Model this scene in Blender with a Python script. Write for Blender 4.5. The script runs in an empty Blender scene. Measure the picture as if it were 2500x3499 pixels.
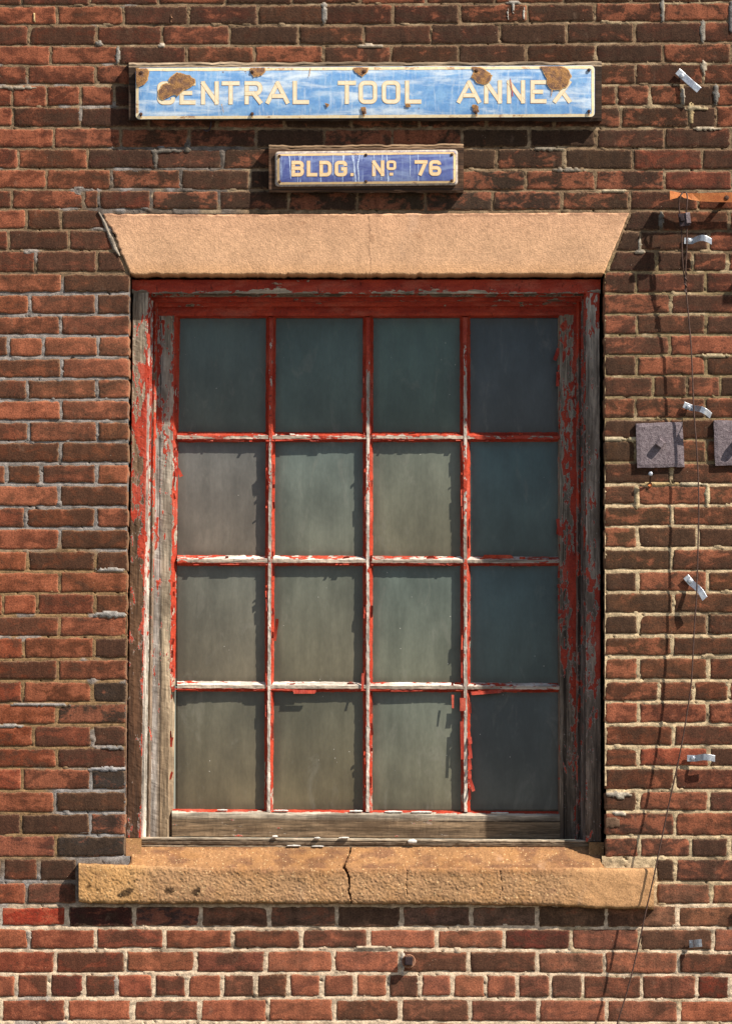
import bpy, math, random
import numpy as np
from mathutils import Matrix, Vector

scene = bpy.context.scene
random.seed(7)
RNG = np.random.default_rng(11)

# ------------------------------------------------------------------ camera, sky, sun, exposure
DIST = 12.0
PITCH = math.radians(4.8)
EYE = 1.65
MM = 0.00094                                # metres per photograph pixel on the wall face
FPX = DIST / math.cos(PITCH) / MM
W, H = 2500.0, 3499.0
cam_data = bpy.data.cameras.new('camera')
cam_data.sensor_fit = 'VERTICAL'
cam_data.sensor_height = 36.0
cam_data.lens = 36.0 * FPX / H
cam_data.clip_end = 500
cam = bpy.data.objects.new('camera', cam_data)
scene.collection.objects.link(cam)
cam.location = (0, -DIST, EYE)
cam.rotation_euler = (math.pi / 2 + PITCH, 0, 0)
scene.camera = cam

SUN_TO = Vector((1.84, -1.0, 2.17)).normalized()
SUN_EL = math.asin(SUN_TO.z)
SUN_AZ = math.atan2(SUN_TO.x, SUN_TO.y)     # clockwise from +Y
world = bpy.data.worlds.new('World')
scene.world = world
world.use_nodes = True
sky = world.node_tree.nodes.new('ShaderNodeTexSky')
sky.sky_type = 'NISHITA'
sky.sun_disc = False
sky.sun_elevation = SUN_EL
sky.sun_rotation = SUN_AZ
bg = world.node_tree.nodes['Background']
world.node_tree.links.new(sky.outputs[0], bg.inputs[0])
bg.inputs[1].default_value = 0.06

sun_data = bpy.data.lights.new('sun', 'SUN')
sun_data.energy = 4.6
sun_data.angle = math.radians(0.7)
sun_data.color = (1.0, 0.93, 0.82)
sun = bpy.data.objects.new('sun', sun_data)
scene.collection.objects.link(sun)
sun.rotation_euler = SUN_TO.to_track_quat('Z', 'Y').to_euler()
sun.location = (6, -4, 8)

scene.view_settings.view_transform = 'Standard'
scene.view_settings.look = 'None'
scene.view_settings.gamma = 1.0
scene.view_settings.exposure = 1.0
scene.view_settings.use_curve_mapping = False
scene.render.engine = 'CYCLES'

# ------------------------------------------------------------------ helpers
SP, CP = math.sin(PITCH), math.cos(PITCH)


def P(px, py, y=0.0):
    """the point of the place that lies y metres behind the wall face, measured from the survey photo"""
    px = np.asarray(px, float); py = np.asarray(py, float); y = np.asarray(y, float)
    u = (px - W / 2) / FPX; v = (H / 2 - py) / FPX
    dy = CP - v * SP; dz = SP + v * CP
    s = (y + DIST) / dy
    out = np.stack(np.broadcast_arrays(s * u, y + 0 * s, EYE + s * dz), -1)
    return out


def lin(c):
    c = np.asarray(c, float) / 255.0
    return np.where(c <= 0.04045, c / 12.92, ((c + 0.055) / 1.055) ** 2.4)


K = 1.22        # what a sunlit white face of the wall reads at this exposure


def alb(r, g, b):
    return tuple(lin((r, g, b)) / K)


def hash2(ix, iy, seed):
    n = (ix * 374761393 + iy * 668265263 + seed * 974634777) & 0xffffffff
    n = ((n ^ (n >> 13)) * 1274126177) & 0xffffffff
    return ((n ^ (n >> 16)) & 0xffff) / 65535.0


def vnoise(x, y, seed=0):
    x = np.asarray(x, float); y = np.asarray(y, float)
    x, y = np.broadcast_arrays(x, y)
    ix = np.floor(x).astype(np.int64); iy = np.floor(y).astype(np.int64)
    fx = x - ix; fy = y - iy
    fx = fx * fx * (3 - 2 * fx); fy = fy * fy * (3 - 2 * fy)
    a = hash2(ix, iy, seed); b = hash2(ix + 1, iy, seed)
    c = hash2(ix, iy + 1, seed); d = hash2(ix + 1, iy + 1, seed)
    return (a * (1 - fx) + b * fx) * (1 - fy) + (c * (1 - fx) + d * fx) * fy


def fbm(x, y, seed=0, octs=4):
    t = 0; a = 0.5; n = 0
    for i in range(octs):
        t = t + a * vnoise(x, y, seed + i * 17); n += a
        x = x * 2.03; y = y * 2.03; a *= 0.5
    return t / n


def smooth(a, b, x):
    t = np.clip((np.asarray(x, float) - a) / (b - a), 0, 1)
    return t * t * (3 - 2 * t)


WL = {}


def link(o, parent, origin):
    scene.collection.objects.link(o)
    o.location = origin
    WL[o.name] = Vector(origin)
    if parent is not None:
        o.parent = parent
        o.matrix_parent_inverse = Matrix.Translation(-WL[parent.name])
    return o


def mesh_obj(name, verts, faces, mat, parent=None, attrs=None, smooth_shade=False, origin=None):
    """verts in world space; attrs = {name: (n,) floats or (n,3) colours} per vertex"""
    verts = np.asarray(verts, float)
    if origin is None:
        lo, hi = verts.min(0), verts.max(0)
        origin = ((lo[0] + hi[0]) / 2, (lo[1] + hi[1]) / 2, lo[2])
    me = bpy.data.meshes.new(name)
    v = verts - np.asarray(origin)
    if isinstance(faces, np.ndarray) and faces.ndim == 2:
        nf, k = faces.shape
        me.vertices.add(len(v)); me.loops.add(nf * k); me.polygons.add(nf)
        me.vertices.foreach_set('co', v.ravel())
        me.loops.foreach_set('vertex_index', faces.ravel().astype(np.int32))
        me.polygons.foreach_set('loop_start', np.arange(0, nf * k, k, dtype=np.int32))
        me.update(calc_edges=True)
    else:
        me.from_pydata(v.tolist(), [], [list(map(int, f)) for f in faces])
    if attrs:
        for an, av in attrs.items():
            av = np.asarray(av, float)
            if av.ndim == 1:
                at = me.attributes.new(an, 'FLOAT', 'POINT')
                at.data.foreach_set('value', av)
            else:
                at = me.attributes.new(an, 'FLOAT_COLOR', 'POINT')
                c = np.ones((len(av), 4)); c[:, :3] = av
                at.data.foreach_set('color', c.ravel())
    if smooth_shade:
        me.polygons.foreach_set('use_smooth', np.ones(len(me.polygons), bool))
    me.validate()
    me.materials.append(mat)
    o = bpy.data.objects.new(name, me)
    return link(o, parent, origin)


def thing(name, label, cat, loc=(0, 0, 0), group=None):
    o = bpy.data.objects.new(name, None)
    o.empty_display_size = 0.1
    link(o, None, tuple(float(c) for c in loc))
    return tag(o, label, cat, group)


def tag(o, label, cat, group=None):
    o['label'] = label; o['category'] = cat
    if group:
        o['group'] = group
    return o


def grid_faces(nr, nc, flip=False):
    i = np.arange((nr - 1) * (nc - 1))
    r, c = i // (nc - 1), i % (nc - 1)
    a = r * nc + c
    f = np.stack([a, a + nc, a + nc + 1, a + 1], 1)
    return f[:, ::-1] if flip else f


# ------------------------------------------------------------------ material helper
class NT:
    def __init__(self, name):
        self.m = bpy.data.materials.new(name)
        self.m.use_nodes = True
        self.t = self.m.node_tree
        self.n = self.t.nodes
        self.b = self.n['Principled BSDF']
        self.geo = self.n.new('ShaderNodeNewGeometry').outputs['Position']

    def put(self, sock, v):
        if isinstance(v, bpy.types.NodeSocket):
            self.t.links.new(v, sock)
        elif isinstance(v, (tuple, list)) and sock.type == 'RGBA' and len(v) == 3:
            sock.default_value = (*v, 1)
        else:
            sock.default_value = v

    def attr(self, name, col=False):
        a = self.n.new('ShaderNodeAttribute'); a.attribute_name = name
        return a.outputs['Color' if col else 'Fac']

    def pos(self, s=(1, 1, 1), src=None):
        v = self.n.new('ShaderNodeVectorMath'); v.operation = 'MULTIPLY'
        self.put(v.inputs[0], src or self.geo); v.inputs[1].default_value = s
        return v.outputs[0]

    def noise(self, scale, detail=4, rough=0.55, s=(1, 1, 1), dist=0.0, col=False):
        t = self.n.new('ShaderNodeTexNoise')
        self.put(t.inputs['Vector'], self.pos(s) if s != (1, 1, 1) else self.geo)
        t.inputs['Scale'].default_value = scale; t.inputs['Detail'].default_value = detail
        t.inputs['Roughness'].default_value = rough; t.inputs['Distortion'].default_value = dist
        return t.outputs['Color' if col else 'Fac']

    def voro(self, scale, feature='F1', s=(1, 1, 1), rnd=1.0):
        t = self.n.new('ShaderNodeTexVoronoi'); t.feature = feature
        self.put(t.inputs['Vector'], self.pos(s) if s != (1, 1, 1) else self.geo)
        t.inputs['Scale'].default_value = scale; t.inputs['Randomness'].default_value = rnd
        return t.outputs['Distance']

    def math(self, op, a, b=0.0, c=None):
        m = self.n.new('ShaderNodeMath'); m.operation = op
        self.put(m.inputs[0], a); self.put(m.inputs[1], b)
        if c is not None:
            self.put(m.inputs[2], c)
        return m.outputs[0]

    def ramp(self, v, a, b, lo=0.0, hi=1.0):
        r = self.n.new('ShaderNodeMapRange'); r.interpolation_type = 'SMOOTHSTEP'
        self.put(r.inputs[0], v)
        r.inputs[1].default_value = a; r.inputs[2].default_value = b
        r.inputs[3].default_value = lo; r.inputs[4].default_value = hi
        return r.outputs[0]

    def mix(self, f, a, b, mode='MIX'):
        m = self.n.new('ShaderNodeMix'); m.data_type = 'RGBA'; m.blend_type = mode
        self.put(m.inputs[0], f); self.put(m.inputs[6], a); self.put(m.inputs[7], b)
        return m.outputs[2]

    def scale(self, c, f):
        v = self.n.new('ShaderNodeVectorMath'); v.operation = 'SCALE'
        self.put(v.inputs[0], c); self.put(v.inputs[3], f)
        return v.outputs[0]

    def bump(self, h, dist, strength=1.0, prev=None):
        b = self.n.new('ShaderNodeBump')
        self.put(b.inputs['Height'], h); b.inputs['Distance'].default_value = dist
        b.inputs['Strength'].default_value = strength
        if prev is not None:
            self.put(b.inputs['Normal'], prev)
        return b.outputs[0]

    def done(self, col, rough=0.85, bump=None, metal=0.0, spec=0.3):
        self.put(self.b.inputs['Base Color'], col)
        self.put(self.b.inputs['Roughness'], rough)
        self.put(self.b.inputs['Metallic'], metal)
        self.b.inputs['Specular IOR Level'].default_value = spec
        if bump is not None:
            self.put(self.b.inputs['Normal'], bump)
        return self.m


# ------------------------------------------------------------------ materials
def mat_brick():
    t = NT('brick_clay')
    tint = t.attr('tint', True); edge = t.attr('edge'); soot = t.attr('soot')
    big = t.noise(12.5, 4, 0.62, (1, 1, 1.7), 0.5)
    mid = t.noise(52, 3, 0.65, (1, 1, 1.4), 0.3)
    fine = t.noise(210, 2, 0.7)
    streak = t.noise(40, 2, 0.6, (1, 1, 0.16))
    tone = t.math('ADD', big, t.math('MULTIPLY', t.math('SUBTRACT', soot, 0.5), 0.28))
    tone = t.math('ADD', tone, t.math('MULTIPLY', t.math('SUBTRACT', mid, 0.5), 0.42))
    light = t.scale(t.mix(0.4, tint, alb(178, 104, 74)), 1.05)
    dark = t.scale(t.mix(0.5, tint, alb(86, 64, 48)), 0.66)
    c = t.mix(t.ramp(tone, 0.31, 0.46), light, t.scale(tint, 0.94))
    c = t.mix(t.ramp(tone, 0.465, 0.61), c, dark)
    c = t.scale(c, t.ramp(mid, 0.3, 0.7, 0.84, 1.18))
    c = t.scale(c, t.ramp(streak, 0.3, 0.7, 0.84, 1.16))
    c = t.scale(c, t.ramp(fine, 0.25, 0.75, 0.66, 1.4))
    # lime film along the arrises
    ef = t.ramp(t.math('ADD', t.math('MULTIPLY', edge, 0.55), t.noise(95, 2, 0.7)), 0.78, 1.0)
    c = t.mix(t.math('MULTIPLY', ef, 0.3), c, alb(170, 138, 106))
    haze = t.ramp(t.noise(24, 3, 0.7, (1, 1, 0.6)), 0.6, 0.76)
    c = t.mix(t.math('MULTIPLY', haze, 0.2), c, alb(150, 124, 104))
    # pits, crumbs, lime specks
    pit = t.ramp(t.noise(190, 2, 0.5, (1, 1, 1)), 0.3, 0.36, 1.0, 0.0)
    c = t.mix(t.math('MULTIPLY', pit, 0.55), c, alb(45, 35, 30))
    sp = t.ramp(t.voro(70), 0.05, 0.075, 1.0, 0.0)
    sp = t.math('MULTIPLY', sp, t.ramp(t.noise(21, 2), 0.58, 0.62))
    c = t.mix(t.math('MULTIPLY', sp, 0.6), c, alb(225, 200, 175))
    h = t.math('ADD', t.math('MULTIPLY', mid, 0.5), t.math('MULTIPLY', fine, 0.35))
    h = t.math('SUBTRACT', h, t.math('MULTIPLY', pit, 0.35))
    b = t.bump(h, 0.0028, 0.7)
    return t.done(c, 0.9, b, spec=0.2)


def mat_mortar():
    t = NT('lime_mortar')
    tint = t.attr('tint', True)
    mid = t.noise(48, 3, 0.65)
    fine = t.noise(300, 1, 0.6)
    c = t.scale(tint, t.ramp(mid, 0.25, 0.75, 0.62, 1.32))
    c = t.scale(c, t.ramp(fine, 0.25, 0.75, 0.78, 1.22))
    d = t.ramp(t.noise(20, 4, 0.7, (1, 1, 2.0)), 0.5, 0.66)
    c = t.mix(t.math('MULTIPLY', d, 0.6), c, t.scale(t.mix(0.6, tint, alb(84, 70, 56)), 0.6))
    b = t.bump(t.math('ADD', t.math('MULTIPLY', mid, 0.5), t.math('MULTIPLY', fine, 0.5)), 0.003, 0.7)
    return t.done(c, 0.95, b, spec=0.15)


def mat_stone():
    t = NT('cast_sandstone')
    tint = t.attr('tint', True)
    rough = t.attr('grit')
    big = t.noise(5.5, 5, 0.6)
    mid = t.noise(60, 2, 0.6)
    fine = t.noise(230, 1, 0.6)
    c = t.scale(tint, t.ramp(big, 0.3, 0.7, 0.86, 1.12))
    c = t.scale(c, t.ramp(mid, 0.28, 0.72, 0.9, 1.1))
    c = t.scale(c, t.ramp(fine, 0.25, 0.75, 0.8, 1.18))
    # ochre and violet weathering where the stone is rough
    oc = t.ramp(t.noise(14, 5, 0.65, (0.6, 1, 1)), 0.46, 0.66)
    c = t.mix(t.math('MULTIPLY', t.math('MULTIPLY', oc, rough), 0.3), c, t.mix(0.6, tint, alb(196, 136, 66)))
    vi = t.ramp(t.noise(19, 5, 0.7), 0.55, 0.7)
    c = t.mix(t.math('MULTIPLY', t.math('MULTIPLY', vi, rough), 0.35), c, alb(128, 88, 74))
    pk = t.ramp(t.voro(105), 0.2, 0.27, 1.0, 0.0)
    pk = t.math('MULTIPLY', pk, t.ramp(t.noise(60, 2), 0.5, 0.58))
    c = t.mix(t.math('MULTIPLY', t.math('MULTIPLY', pk, rough), 0.7), c, alb(246, 214, 160))
    pt = t.ramp(t.noise(135, 1, 0.5), 0.3, 0.38, 1.0, 0.0)
    c = t.mix(t.math('MULTIPLY', pt, t.math('ADD', 0.12, t.math('MULTIPLY', rough, 0.5))), c, t.scale(tint, 0.3))
    st = t.ramp(t.noise(7, 4, 0.7, (1, 1, 2.4), 0.4), 0.6, 0.75)
    c = t.mix(t.math('MULTIPLY', st, 0.42), c, alb(166, 118, 86))
    st2 = t.ramp(t.noise(10, 4, 0.65, (1, 1, 0.35)), 0.6, 0.75)
    c = t.mix(t.math('MULTIPLY', st2, 0.2), c, alb(232, 196, 170))
    h = t.math('ADD', t.math('MULTIPLY', mid, 0.35), t.math('MULTIPLY', fine, 0.65))
    b = t.bump(h, 0.002, 0.6)
    return t.done(c, 0.93, b, spec=0.15)


def mat_wood(name, s):
    """bare weathered wood under peeling red paint; s = stretch along the grain"""
    t = NT(name)
    wood = t.attr('wood', True); p = t.attr('paint')
    g1 = t.noise(170, 3, 0.65, s, 0.3)
    g2 = t.noise(42, 3, 0.6, s, 0.5)
    bl = t.noise(13, 4, 0.6, tuple(0.25 + 0.75 * v for v in s))
    wc = t.scale(wood, t.ramp(g1, 0.28, 0.72, 0.48, 1.4))
    wc = t.scale(wc, t.ramp(g2, 0.3, 0.7, 0.62, 1.28))
    wc = t.mix(t.ramp(bl, 0.46, 0.66, 0.0, 0.75), wc, t.scale(t.mix(0.55, wood, alb(92, 66, 44)), 0.6))
    crack = t.ramp(t.noise(75, 3, 0.5, tuple(v * v for v in s)), 0.31, 0.36, 1.0, 0.0)
    wc = t.mix(t.math('MULTIPLY', crack, 0.75), wc, alb(40, 30, 24))
    s2 = tuple(0.3 + 0.7 * v for v in s)
    ms = t.noise(30, 5, 0.66, s2, 0.35)
    ms2 = t.noise(120, 2, 0.6, s2)
    mk = t.math('ADD', t.math('ADD', ms, t.math('MULTIPLY', t.math('SUBTRACT', ms2, 0.5), 0.5)), t.math('MULTIPLY', t.math('SUBTRACT', p, 0.5), 0.62))
    fac = t.ramp(mk, 0.492, 0.508)
    rim = t.math('MULTIPLY', t.ramp(mk, 0.455, 0.485), t.math('SUBTRACT', 1.0, fac))
    pn = t.noise(30, 5, 0.6, s2)
    red = t.mix(t.ramp(pn, 0.3, 0.7), (0.24, 0.017, 0.007), (0.40, 0.045, 0.018))
    red = t.mix(t.math('MULTIPLY', t.ramp(t.noise(22, 4, 0.7, s2), 0.48, 0.66), 0.4), red, (0.46, 0.13, 0.085))
    red = t.scale(red, t.ramp(t.noise(210, 2, 0.6), 0.25, 0.75, 0.78, 1.2))
    ck = t.ramp(t.noise(62, 4, 0.6, tuple(1.6 - 0.9 * v for v in s)), 0.33, 0.37, 1.0, 0.0)
    red = t.mix(t.math('MULTIPLY', ck, 0.6), red, (0.05, 0.012, 0.01))
    c = t.mix(t.math('MULTIPLY', rim, 0.45), wc, alb(205, 196, 184))
    c = t.mix(fac, c, red)
    b1 = t.bump(t.math('ADD', t.math('MULTIPLY', g1, 0.7), t.math('MULTIPLY', g2, 0.5)), 0.0022, 0.7)
    b = t.bump(t.math('SUBTRACT', fac, t.math('MULTIPLY', ck, 0.5)), 0.0016, 0.8, b1)
    rg = t.math('SUBTRACT', 0.88, t.math('MULTIPLY', fac, 0.3))
    return t.done(c, rg, b, spec=0.3)


def mat_glass():
    t = NT('dusty_pane')
    tint = t.attr('tint', True)
    st = t.noise(34, 5, 0.6, (1, 1, 0.1), 0.3)
    bl = t.noise(6, 4, 0.6, (1, 1, 0.6))
    fn = t.noise(150, 3, 0.6, (1, 1, 0.4))
    c = t.scale(tint, t.ramp(st, 0.28, 0.72, 0.91, 1.1))
    c = t.scale(c, t.ramp(bl, 0.3, 0.7, 0.74, 1.24))
    sd = t.ramp(t.noise(15, 5, 0.7, (1, 1, 0.45), 0.8), 0.56, 0.7)
    c = t.mix(t.math('MULTIPLY', sd, 0.16), c, alb(150, 146, 134))
    c = t.scale(c, t.ramp(fn, 0.25, 0.75, 0.93, 1.07))
    sp = t.math('MULTIPLY', t.ramp(t.voro(30), 0.035, 0.05, 1.0, 0.0), t.ramp(t.noise(13, 2), 0.52, 0.56))
    c = t.mix(t.math('MULTIPLY', sp, 0.8), c, alb(215, 210, 200))
    rg = t.ramp(st, 0.3, 0.7, 0.32, 0.5)
    return t.done(c, rg, t.bump(bl, 0.002, 0.15), spec=0.5)


def mat_enamel(name, base, pale, deep, fade, drip):
    t = NT(name)
    n1 = t.noise(20, 6, 0.62, (1, 1, 1.6), 0.7)
    n2 = t.noise(60, 4, 0.6, (1.4, 1, 0.25), 0.3)
    n3 = t.noise(140, 3, 0.6)
    c = t.mix(t.ramp(n1, 0.36, 0.66), deep, base)
    c = t.mix(t.math('MULTIPLY', t.ramp(n2, 0.5, 0.75), fade * 0.5), c, pale)
    c = t.mix(t.math('MULTIPLY', t.ramp(t.noise(12, 5, 0.6, (0.5, 1, 2.5), 0.5), 0.44, 0.7), fade), c, pale)
    if drip:
        d = t.ramp(t.noise(46, 4, 0.6, (1, 1, 0.035), 0.25), 0.57, 0.63)
        c = t.mix(t.math('MULTIPLY', d, 0.75), c, (0.42, 0.52, 0.72))
    c = t.scale(c, t.ramp(n3, 0.25, 0.75, 0.92, 1.08))
    rs = t.ramp(t.noise(33, 5, 0.7), 0.70, 0.73)
    c = t.mix(t.math('MULTIPLY', rs, 0.8), c, (0.12, 0.05, 0.025))
    return t.done(c, t.ramp(n1, 0.3, 0.7, 0.3, 0.55), t.bump(n1, 0.001, 0.2), spec=0.5)


def mat_cream(name, a, b, rust, edge_attr=False):
    t = NT(name)
    n = t.noise(70, 5, 0.65)
    f = t.ramp(n, 0.3, 0.7)
    c = t.mix(f, a, b)
    if edge_attr:
        c = t.mix(t.ramp(t.math('ADD', t.attr('edge'), t.math('MULTIPLY', t.math('SUBTRACT', n, 0.5), 0.7)), 0.45, 0.95), c, rust)
    else:
        r = t.ramp(t.noise(34, 6, 0.7, (0.6, 1, 1)), 0.56, 0.66)
        c = t.mix(t.math('MULTIPLY', r, 0.75), c, rust)
    return t.done(c, 0.5, spec=0.4)


def mat_noise(name, a, b, scale=40, rough=0.8, metal=0.0, bump=0.0015, thr=(0.35, 0.65), spec=0.3, fine=260):
    t = NT(name)
    n = t.noise(scale, 6, 0.65)
    f = t.noise(fine, 3, 0.7)
    c = t.mix(t.ramp(n, *thr), a, b)
    c = t.scale(c, t.ramp(f, 0.25, 0.75, 0.75, 1.25))
    return t.done(c, rough, t.bump(t.math('ADD', n, f), bump, 0.6), metal, spec)


M = {}
M['brick'] = mat_brick()
M['mortar'] = mat_mortar()
M['stone'] = mat_stone()
M['wood_v'] = mat_wood('painted_wood_upright', (1, 1, 0.07))
M['wood_h'] = mat_wood('painted_wood_level', (0.07, 1, 1))
M['pane'] = mat_glass()
M['enamel_light'] = mat_enamel('light_blue_enamel', (0.20, 0.38, 0.62), (0.60, 0.68, 0.75), (0.13, 0.29, 0.56), 1.0, False)
M['enamel_deep'] = mat_enamel('violet_blue_enamel', (0.095, 0.13, 0.33), (0.26, 0.33, 0.50), (0.065, 0.08, 0.25), 0.7, True)
M['letter'] = mat_cream('cream_lettering', (0.72, 0.60, 0.38), (0.80, 0.71, 0.53), (0.64, 0.38, 0.17), True)
M['letter_small'] = mat_cream('yellow_cream_lettering', (0.72, 0.50, 0.25), (0.78, 0.60, 0.36), (0.60, 0.33, 0.13), True)
M['border'] = mat_cream('cream_border', (0.72, 0.55, 0.30), (0.80, 0.68, 0.46), (0.30, 0.12, 0.045))
M['border_small'] = mat_cream('tan_border', (0.60, 0.40, 0.19), (0.66, 0.48, 0.26), (0.20, 0.12, 0.09))
M['plate_rim'] = mat_noise('weathered_plate_rim', (0.30, 0.24, 0.20), (0.52, 0.44, 0.36), 50, 0.7)
M['rust'] = mat_noise('rust', (0.15, 0.08, 0.055), (0.34, 0.17, 0.06), 55, 0.85, 0, 0.003)
M['rust_rim'] = mat_noise('rust_rim', (0.62, 0.36, 0.13), (0.36, 0.17, 0.06), 60, 0.8)
M['rust_dark'] = mat_noise('dark_rust', (0.032, 0.018, 0.014), (0.085, 0.036, 0.02), 60, 0.8, 0, 0.002)
M['rust_bright'] = mat_noise('orange_rust', (0.28, 0.075, 0.018), (0.40, 0.14, 0.038), 22, 0.75, 0, 0.0015)
M['washer'] = mat_noise('washer_rust', (0.16, 0.065, 0.035), (0.30, 0.15, 0.09), 70, 0.8)
M['putty'] = mat_noise('white_putty', (0.50, 0.47, 0.43), (0.66, 0.63, 0.58), 90, 0.9, 0, 0.002)
M['chalk'] = mat_noise('chalky_run', (0.24, 0.30, 0.50), (0.46, 0.54, 0.68), 60, 0.6)
M['wood_red'] = mat_noise('red_mark', (0.4, 0.03, 0.02), (0.5, 0.08, 0.05), 60, 0.6)
M['board'] = mat_noise('sooty_board', (0.025, 0.018, 0.013), (0.075, 0.052, 0.036), 40, 0.9, 0, 0.003)
M['plate_iron'] = mat_noise('violet_grey_iron', (0.125, 0.095, 0.105), (0.205, 0.165, 0.175), 85, 0.75, 0.15, 0.003)
M['bolt_iron'] = mat_noise('bolt_iron', (0.24, 0.20, 0.20), (0.32, 0.27, 0.26), 85, 0.7, 0.1, 0.001)
M['zinc'] = mat_noise('galvanised_steel', (0.34, 0.36, 0.40), (0.54, 0.55, 0.57), 40, 0.42, 0.7, 0.0005, spec=0.5)
M['cable'] = mat_noise('brown_cable', (0.045, 0.022, 0.016), (0.085, 0.045, 0.032), 80, 0.6, 0, 0.001)
M['lock'] = mat_noise('dark_clamp', (0.022, 0.014, 0.016), (0.055, 0.034, 0.034), 60, 0.45, 0.3, 0.001)
M['pipe'] = mat_noise('grey_pipe', (0.10, 0.095, 0.09), (0.16, 0.15, 0.14), 14, 0.6)
M['ground'] = mat_noise('dusty_concrete', (0.11, 0.098, 0.082), (0.17, 0.153, 0.13), 1.3, 0.9, 0, 0.004, fine=60)

# ------------------------------------------------------------------ ground
g = 60.0
go = mesh_obj('ground', [(-g, -g, 0), (g, -g, 0), (g, g, 0), (-g, g, 0)], [(0, 1, 2, 3)], M['ground'], origin=(0, 0, 0))
go['kind'] = 'structure'

# ------------------------------------------------------------------ masonry survey (photo pixels)
YL = [19, 87, 156, 222, 291, 365.6, 435, 506.5, 577, 646.6, 714, 785, 857, 932, 1004, 1077, 1148, 1222, 1294, 1366, 1439, 1510, 1583.6, 1656,
      1732, 1806, 1881, 1952.5, 2027, 2102.6, 2177, 2252.6, 2327, 2403, 2477, 2554, 2624.6, 2702, 2778.6, 2852.5, 2931, 3012, 3092.6, 3169.6, 3246.6, 3327, 3412, 3493]
YR = [8, 73, 146, 215.5, 288.7, 361.8, 435, 508, 581, 650, 720, 789, 858, 929, 1002, 1073, 1144, 1213, 1283, 1356, 1430, 1502, 1579, 1656,
      1727, 1798, 1873, 1950, 2023, 2096, 2171, 2244, 2325, 2397, 2474, 2550, 2623, 2700, 2773, 2858, 2931, 3016, 3093, 3170, 3253, 3331, 3416, 3496]
YM = {0: 14, 1: 85, 2: 154, 3: 219, 6: 441, 7: 506, 9: 652, 10: 722, 42: 3093, 43: 3171, 44: 3244, 45: 3325, 46: 3409, 47: 3492}
JOINTS = {
    0: [75, 308, 541, 772, 1000, 1230, 1454, 1690, 1925, 2154, 2390],
    1: [196, 423, 645, 880, 1108, 1342, 1569, 1800, 2031, 2264, 2497],
    2: [100, 331, 554, 785, 1020, 1243, 1473, 1706, 1935, 2166, 2399],
    3: [175, 406, 639, 870, 1105, 1337, 1566, 1798, 2033, 2264, 2495],
    4: [96, 327, 560, 790, 1020, 1250, 1480, 1710, 1940, 2170, 2401],
    5: [44, 160, 276, 391] + [391 + 114.3 * i for i in range(1, 15)] + [2106, 2217, 2328, 2445],
    6: [46, 277, 508, 740, 970, 1200, 1430, 1660, 1890, 2120, 2355, 2445],
    7: [185, 412, 647, 875, 1108, 1340, 1577, 1806, 2037, 2270, 2495],
    8: [64, 300, 533, 762, 995, 1225, 1460, 1696, 1926, 2162, 2397],
    9: [158, 381, 620, 854, 1085, 1320, 1560, 1795, 2033, 2268],
    10: [42, 285, 339, 517, 748, 985, 1220, 1454, 1683, 1916, 2151, 2385],
}
LJ = {11: [92, 209], 12: [29, 237], 13: [123, 333], 14: [213], 15: [102, 331], 16: [208], 17: [29, 150, 336], 18: [212], 19: [96, 331], 20: [209],
      21: [100, 332], 22: [206], 23: [23, 142, 331], 24: [204], 25: [88, 329], 26: [205], 27: [94, 327], 28: [205], 29: [11, 128, 326], 30: [204],
      31: [82, 322], 32: [198], 33: [78, 317], 34: [194], 35: [115, 317], 36: [196], 37: [77, 312], 38: [188], 39: [73, 310], 40: [191],
      41: [9, 133], 42: [91]}
RJ = {11: [2258, 2488], 12: [2186, 2418], 13: [2241, 2365, 2484], 14: [2172, 2408], 15: [2289], 16: [2174, 2411], 17: [2287], 18: [2174, 2411],
      19: [2230, 2345, 2460], 20: [2170, 2408], 21: [2289], 22: [2170, 2412], 23: [2293], 24: [2172, 2416], 25: [2293], 26: [2176, 2381], 27: [2294],
      28: [2177, 2415], 29: [2298], 30: [2179, 2416], 31: [2295], 32: [2179, 2418], 33: [2249, 2368, 2487], 34: [2180, 2416], 35: [2299], 36: [2181, 2420],
      37: [2304], 38: [2179, 2420], 39: [2304], 40: [2183, 2358, 2489], 41: [2304], 42: [2428]}
FULL = {43: [231, 460, 687, 920, 1151, 1373, 1609, 1835, 2070, 2311],
        44: [100, 329, 562, 795, 1029, 1258, 1490, 1721, 1950, 2183, 2435],
        45: [190, 430, 668, 908, 1139, 1367, 1600, 1835, 2064, 2316],
        46: [58, 169, 289, 400, 523, 641, 760, 874, 985, 1099, 1214, 1325, 1435, 1545, 1658, 1767, 1880, 1989, 2191, 2378],
        47: [4, 227, 454, 683, 914, 1141, 1369, 1604, 1839, 2070, 2316]}
JOINTS.update(FULL)
XMIN, XMAX = -640, 3140


def open_l(y):          # left edge of the opening, with the splayed lintel end above and the sill lug below
    y = np.asarray(y, float)
    x = np.interp(y, [935, 2880], [446, 429])
    x = np.where(y < 936, np.interp(y, [716, 936], [343, 443]), x)
    return np.where(y > 2936, 266, x)


def open_r(y):
    y = np.asarray(y, float)
    x = np.interp(y, [935, 2880], [2061, 2066])
    x = np.where(y < 936, np.interp(y, [718, 940], [2152, 2064]), x)
    return np.where(y > 2936, 2237, x)


def bed(i, x):
    if 0 <= i < len(YL):
        l, r = YL[i], YR[i]
        m = YM.get(i, (l + r) / 2)
    elif i < 0:
        l, r = YL[0] + 70.5 * i, YR[0] + 70.5 * i; m = YM[0] + 70.5 * i
    else:
        k = i - len(YL) + 1
        l, r, m = YL[-1] + 78 * k, YR[-1] + 78 * k, YM[47] + 78 * k
    return np.interp(x, [0, 1250, 2500], [l, m, r])


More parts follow.
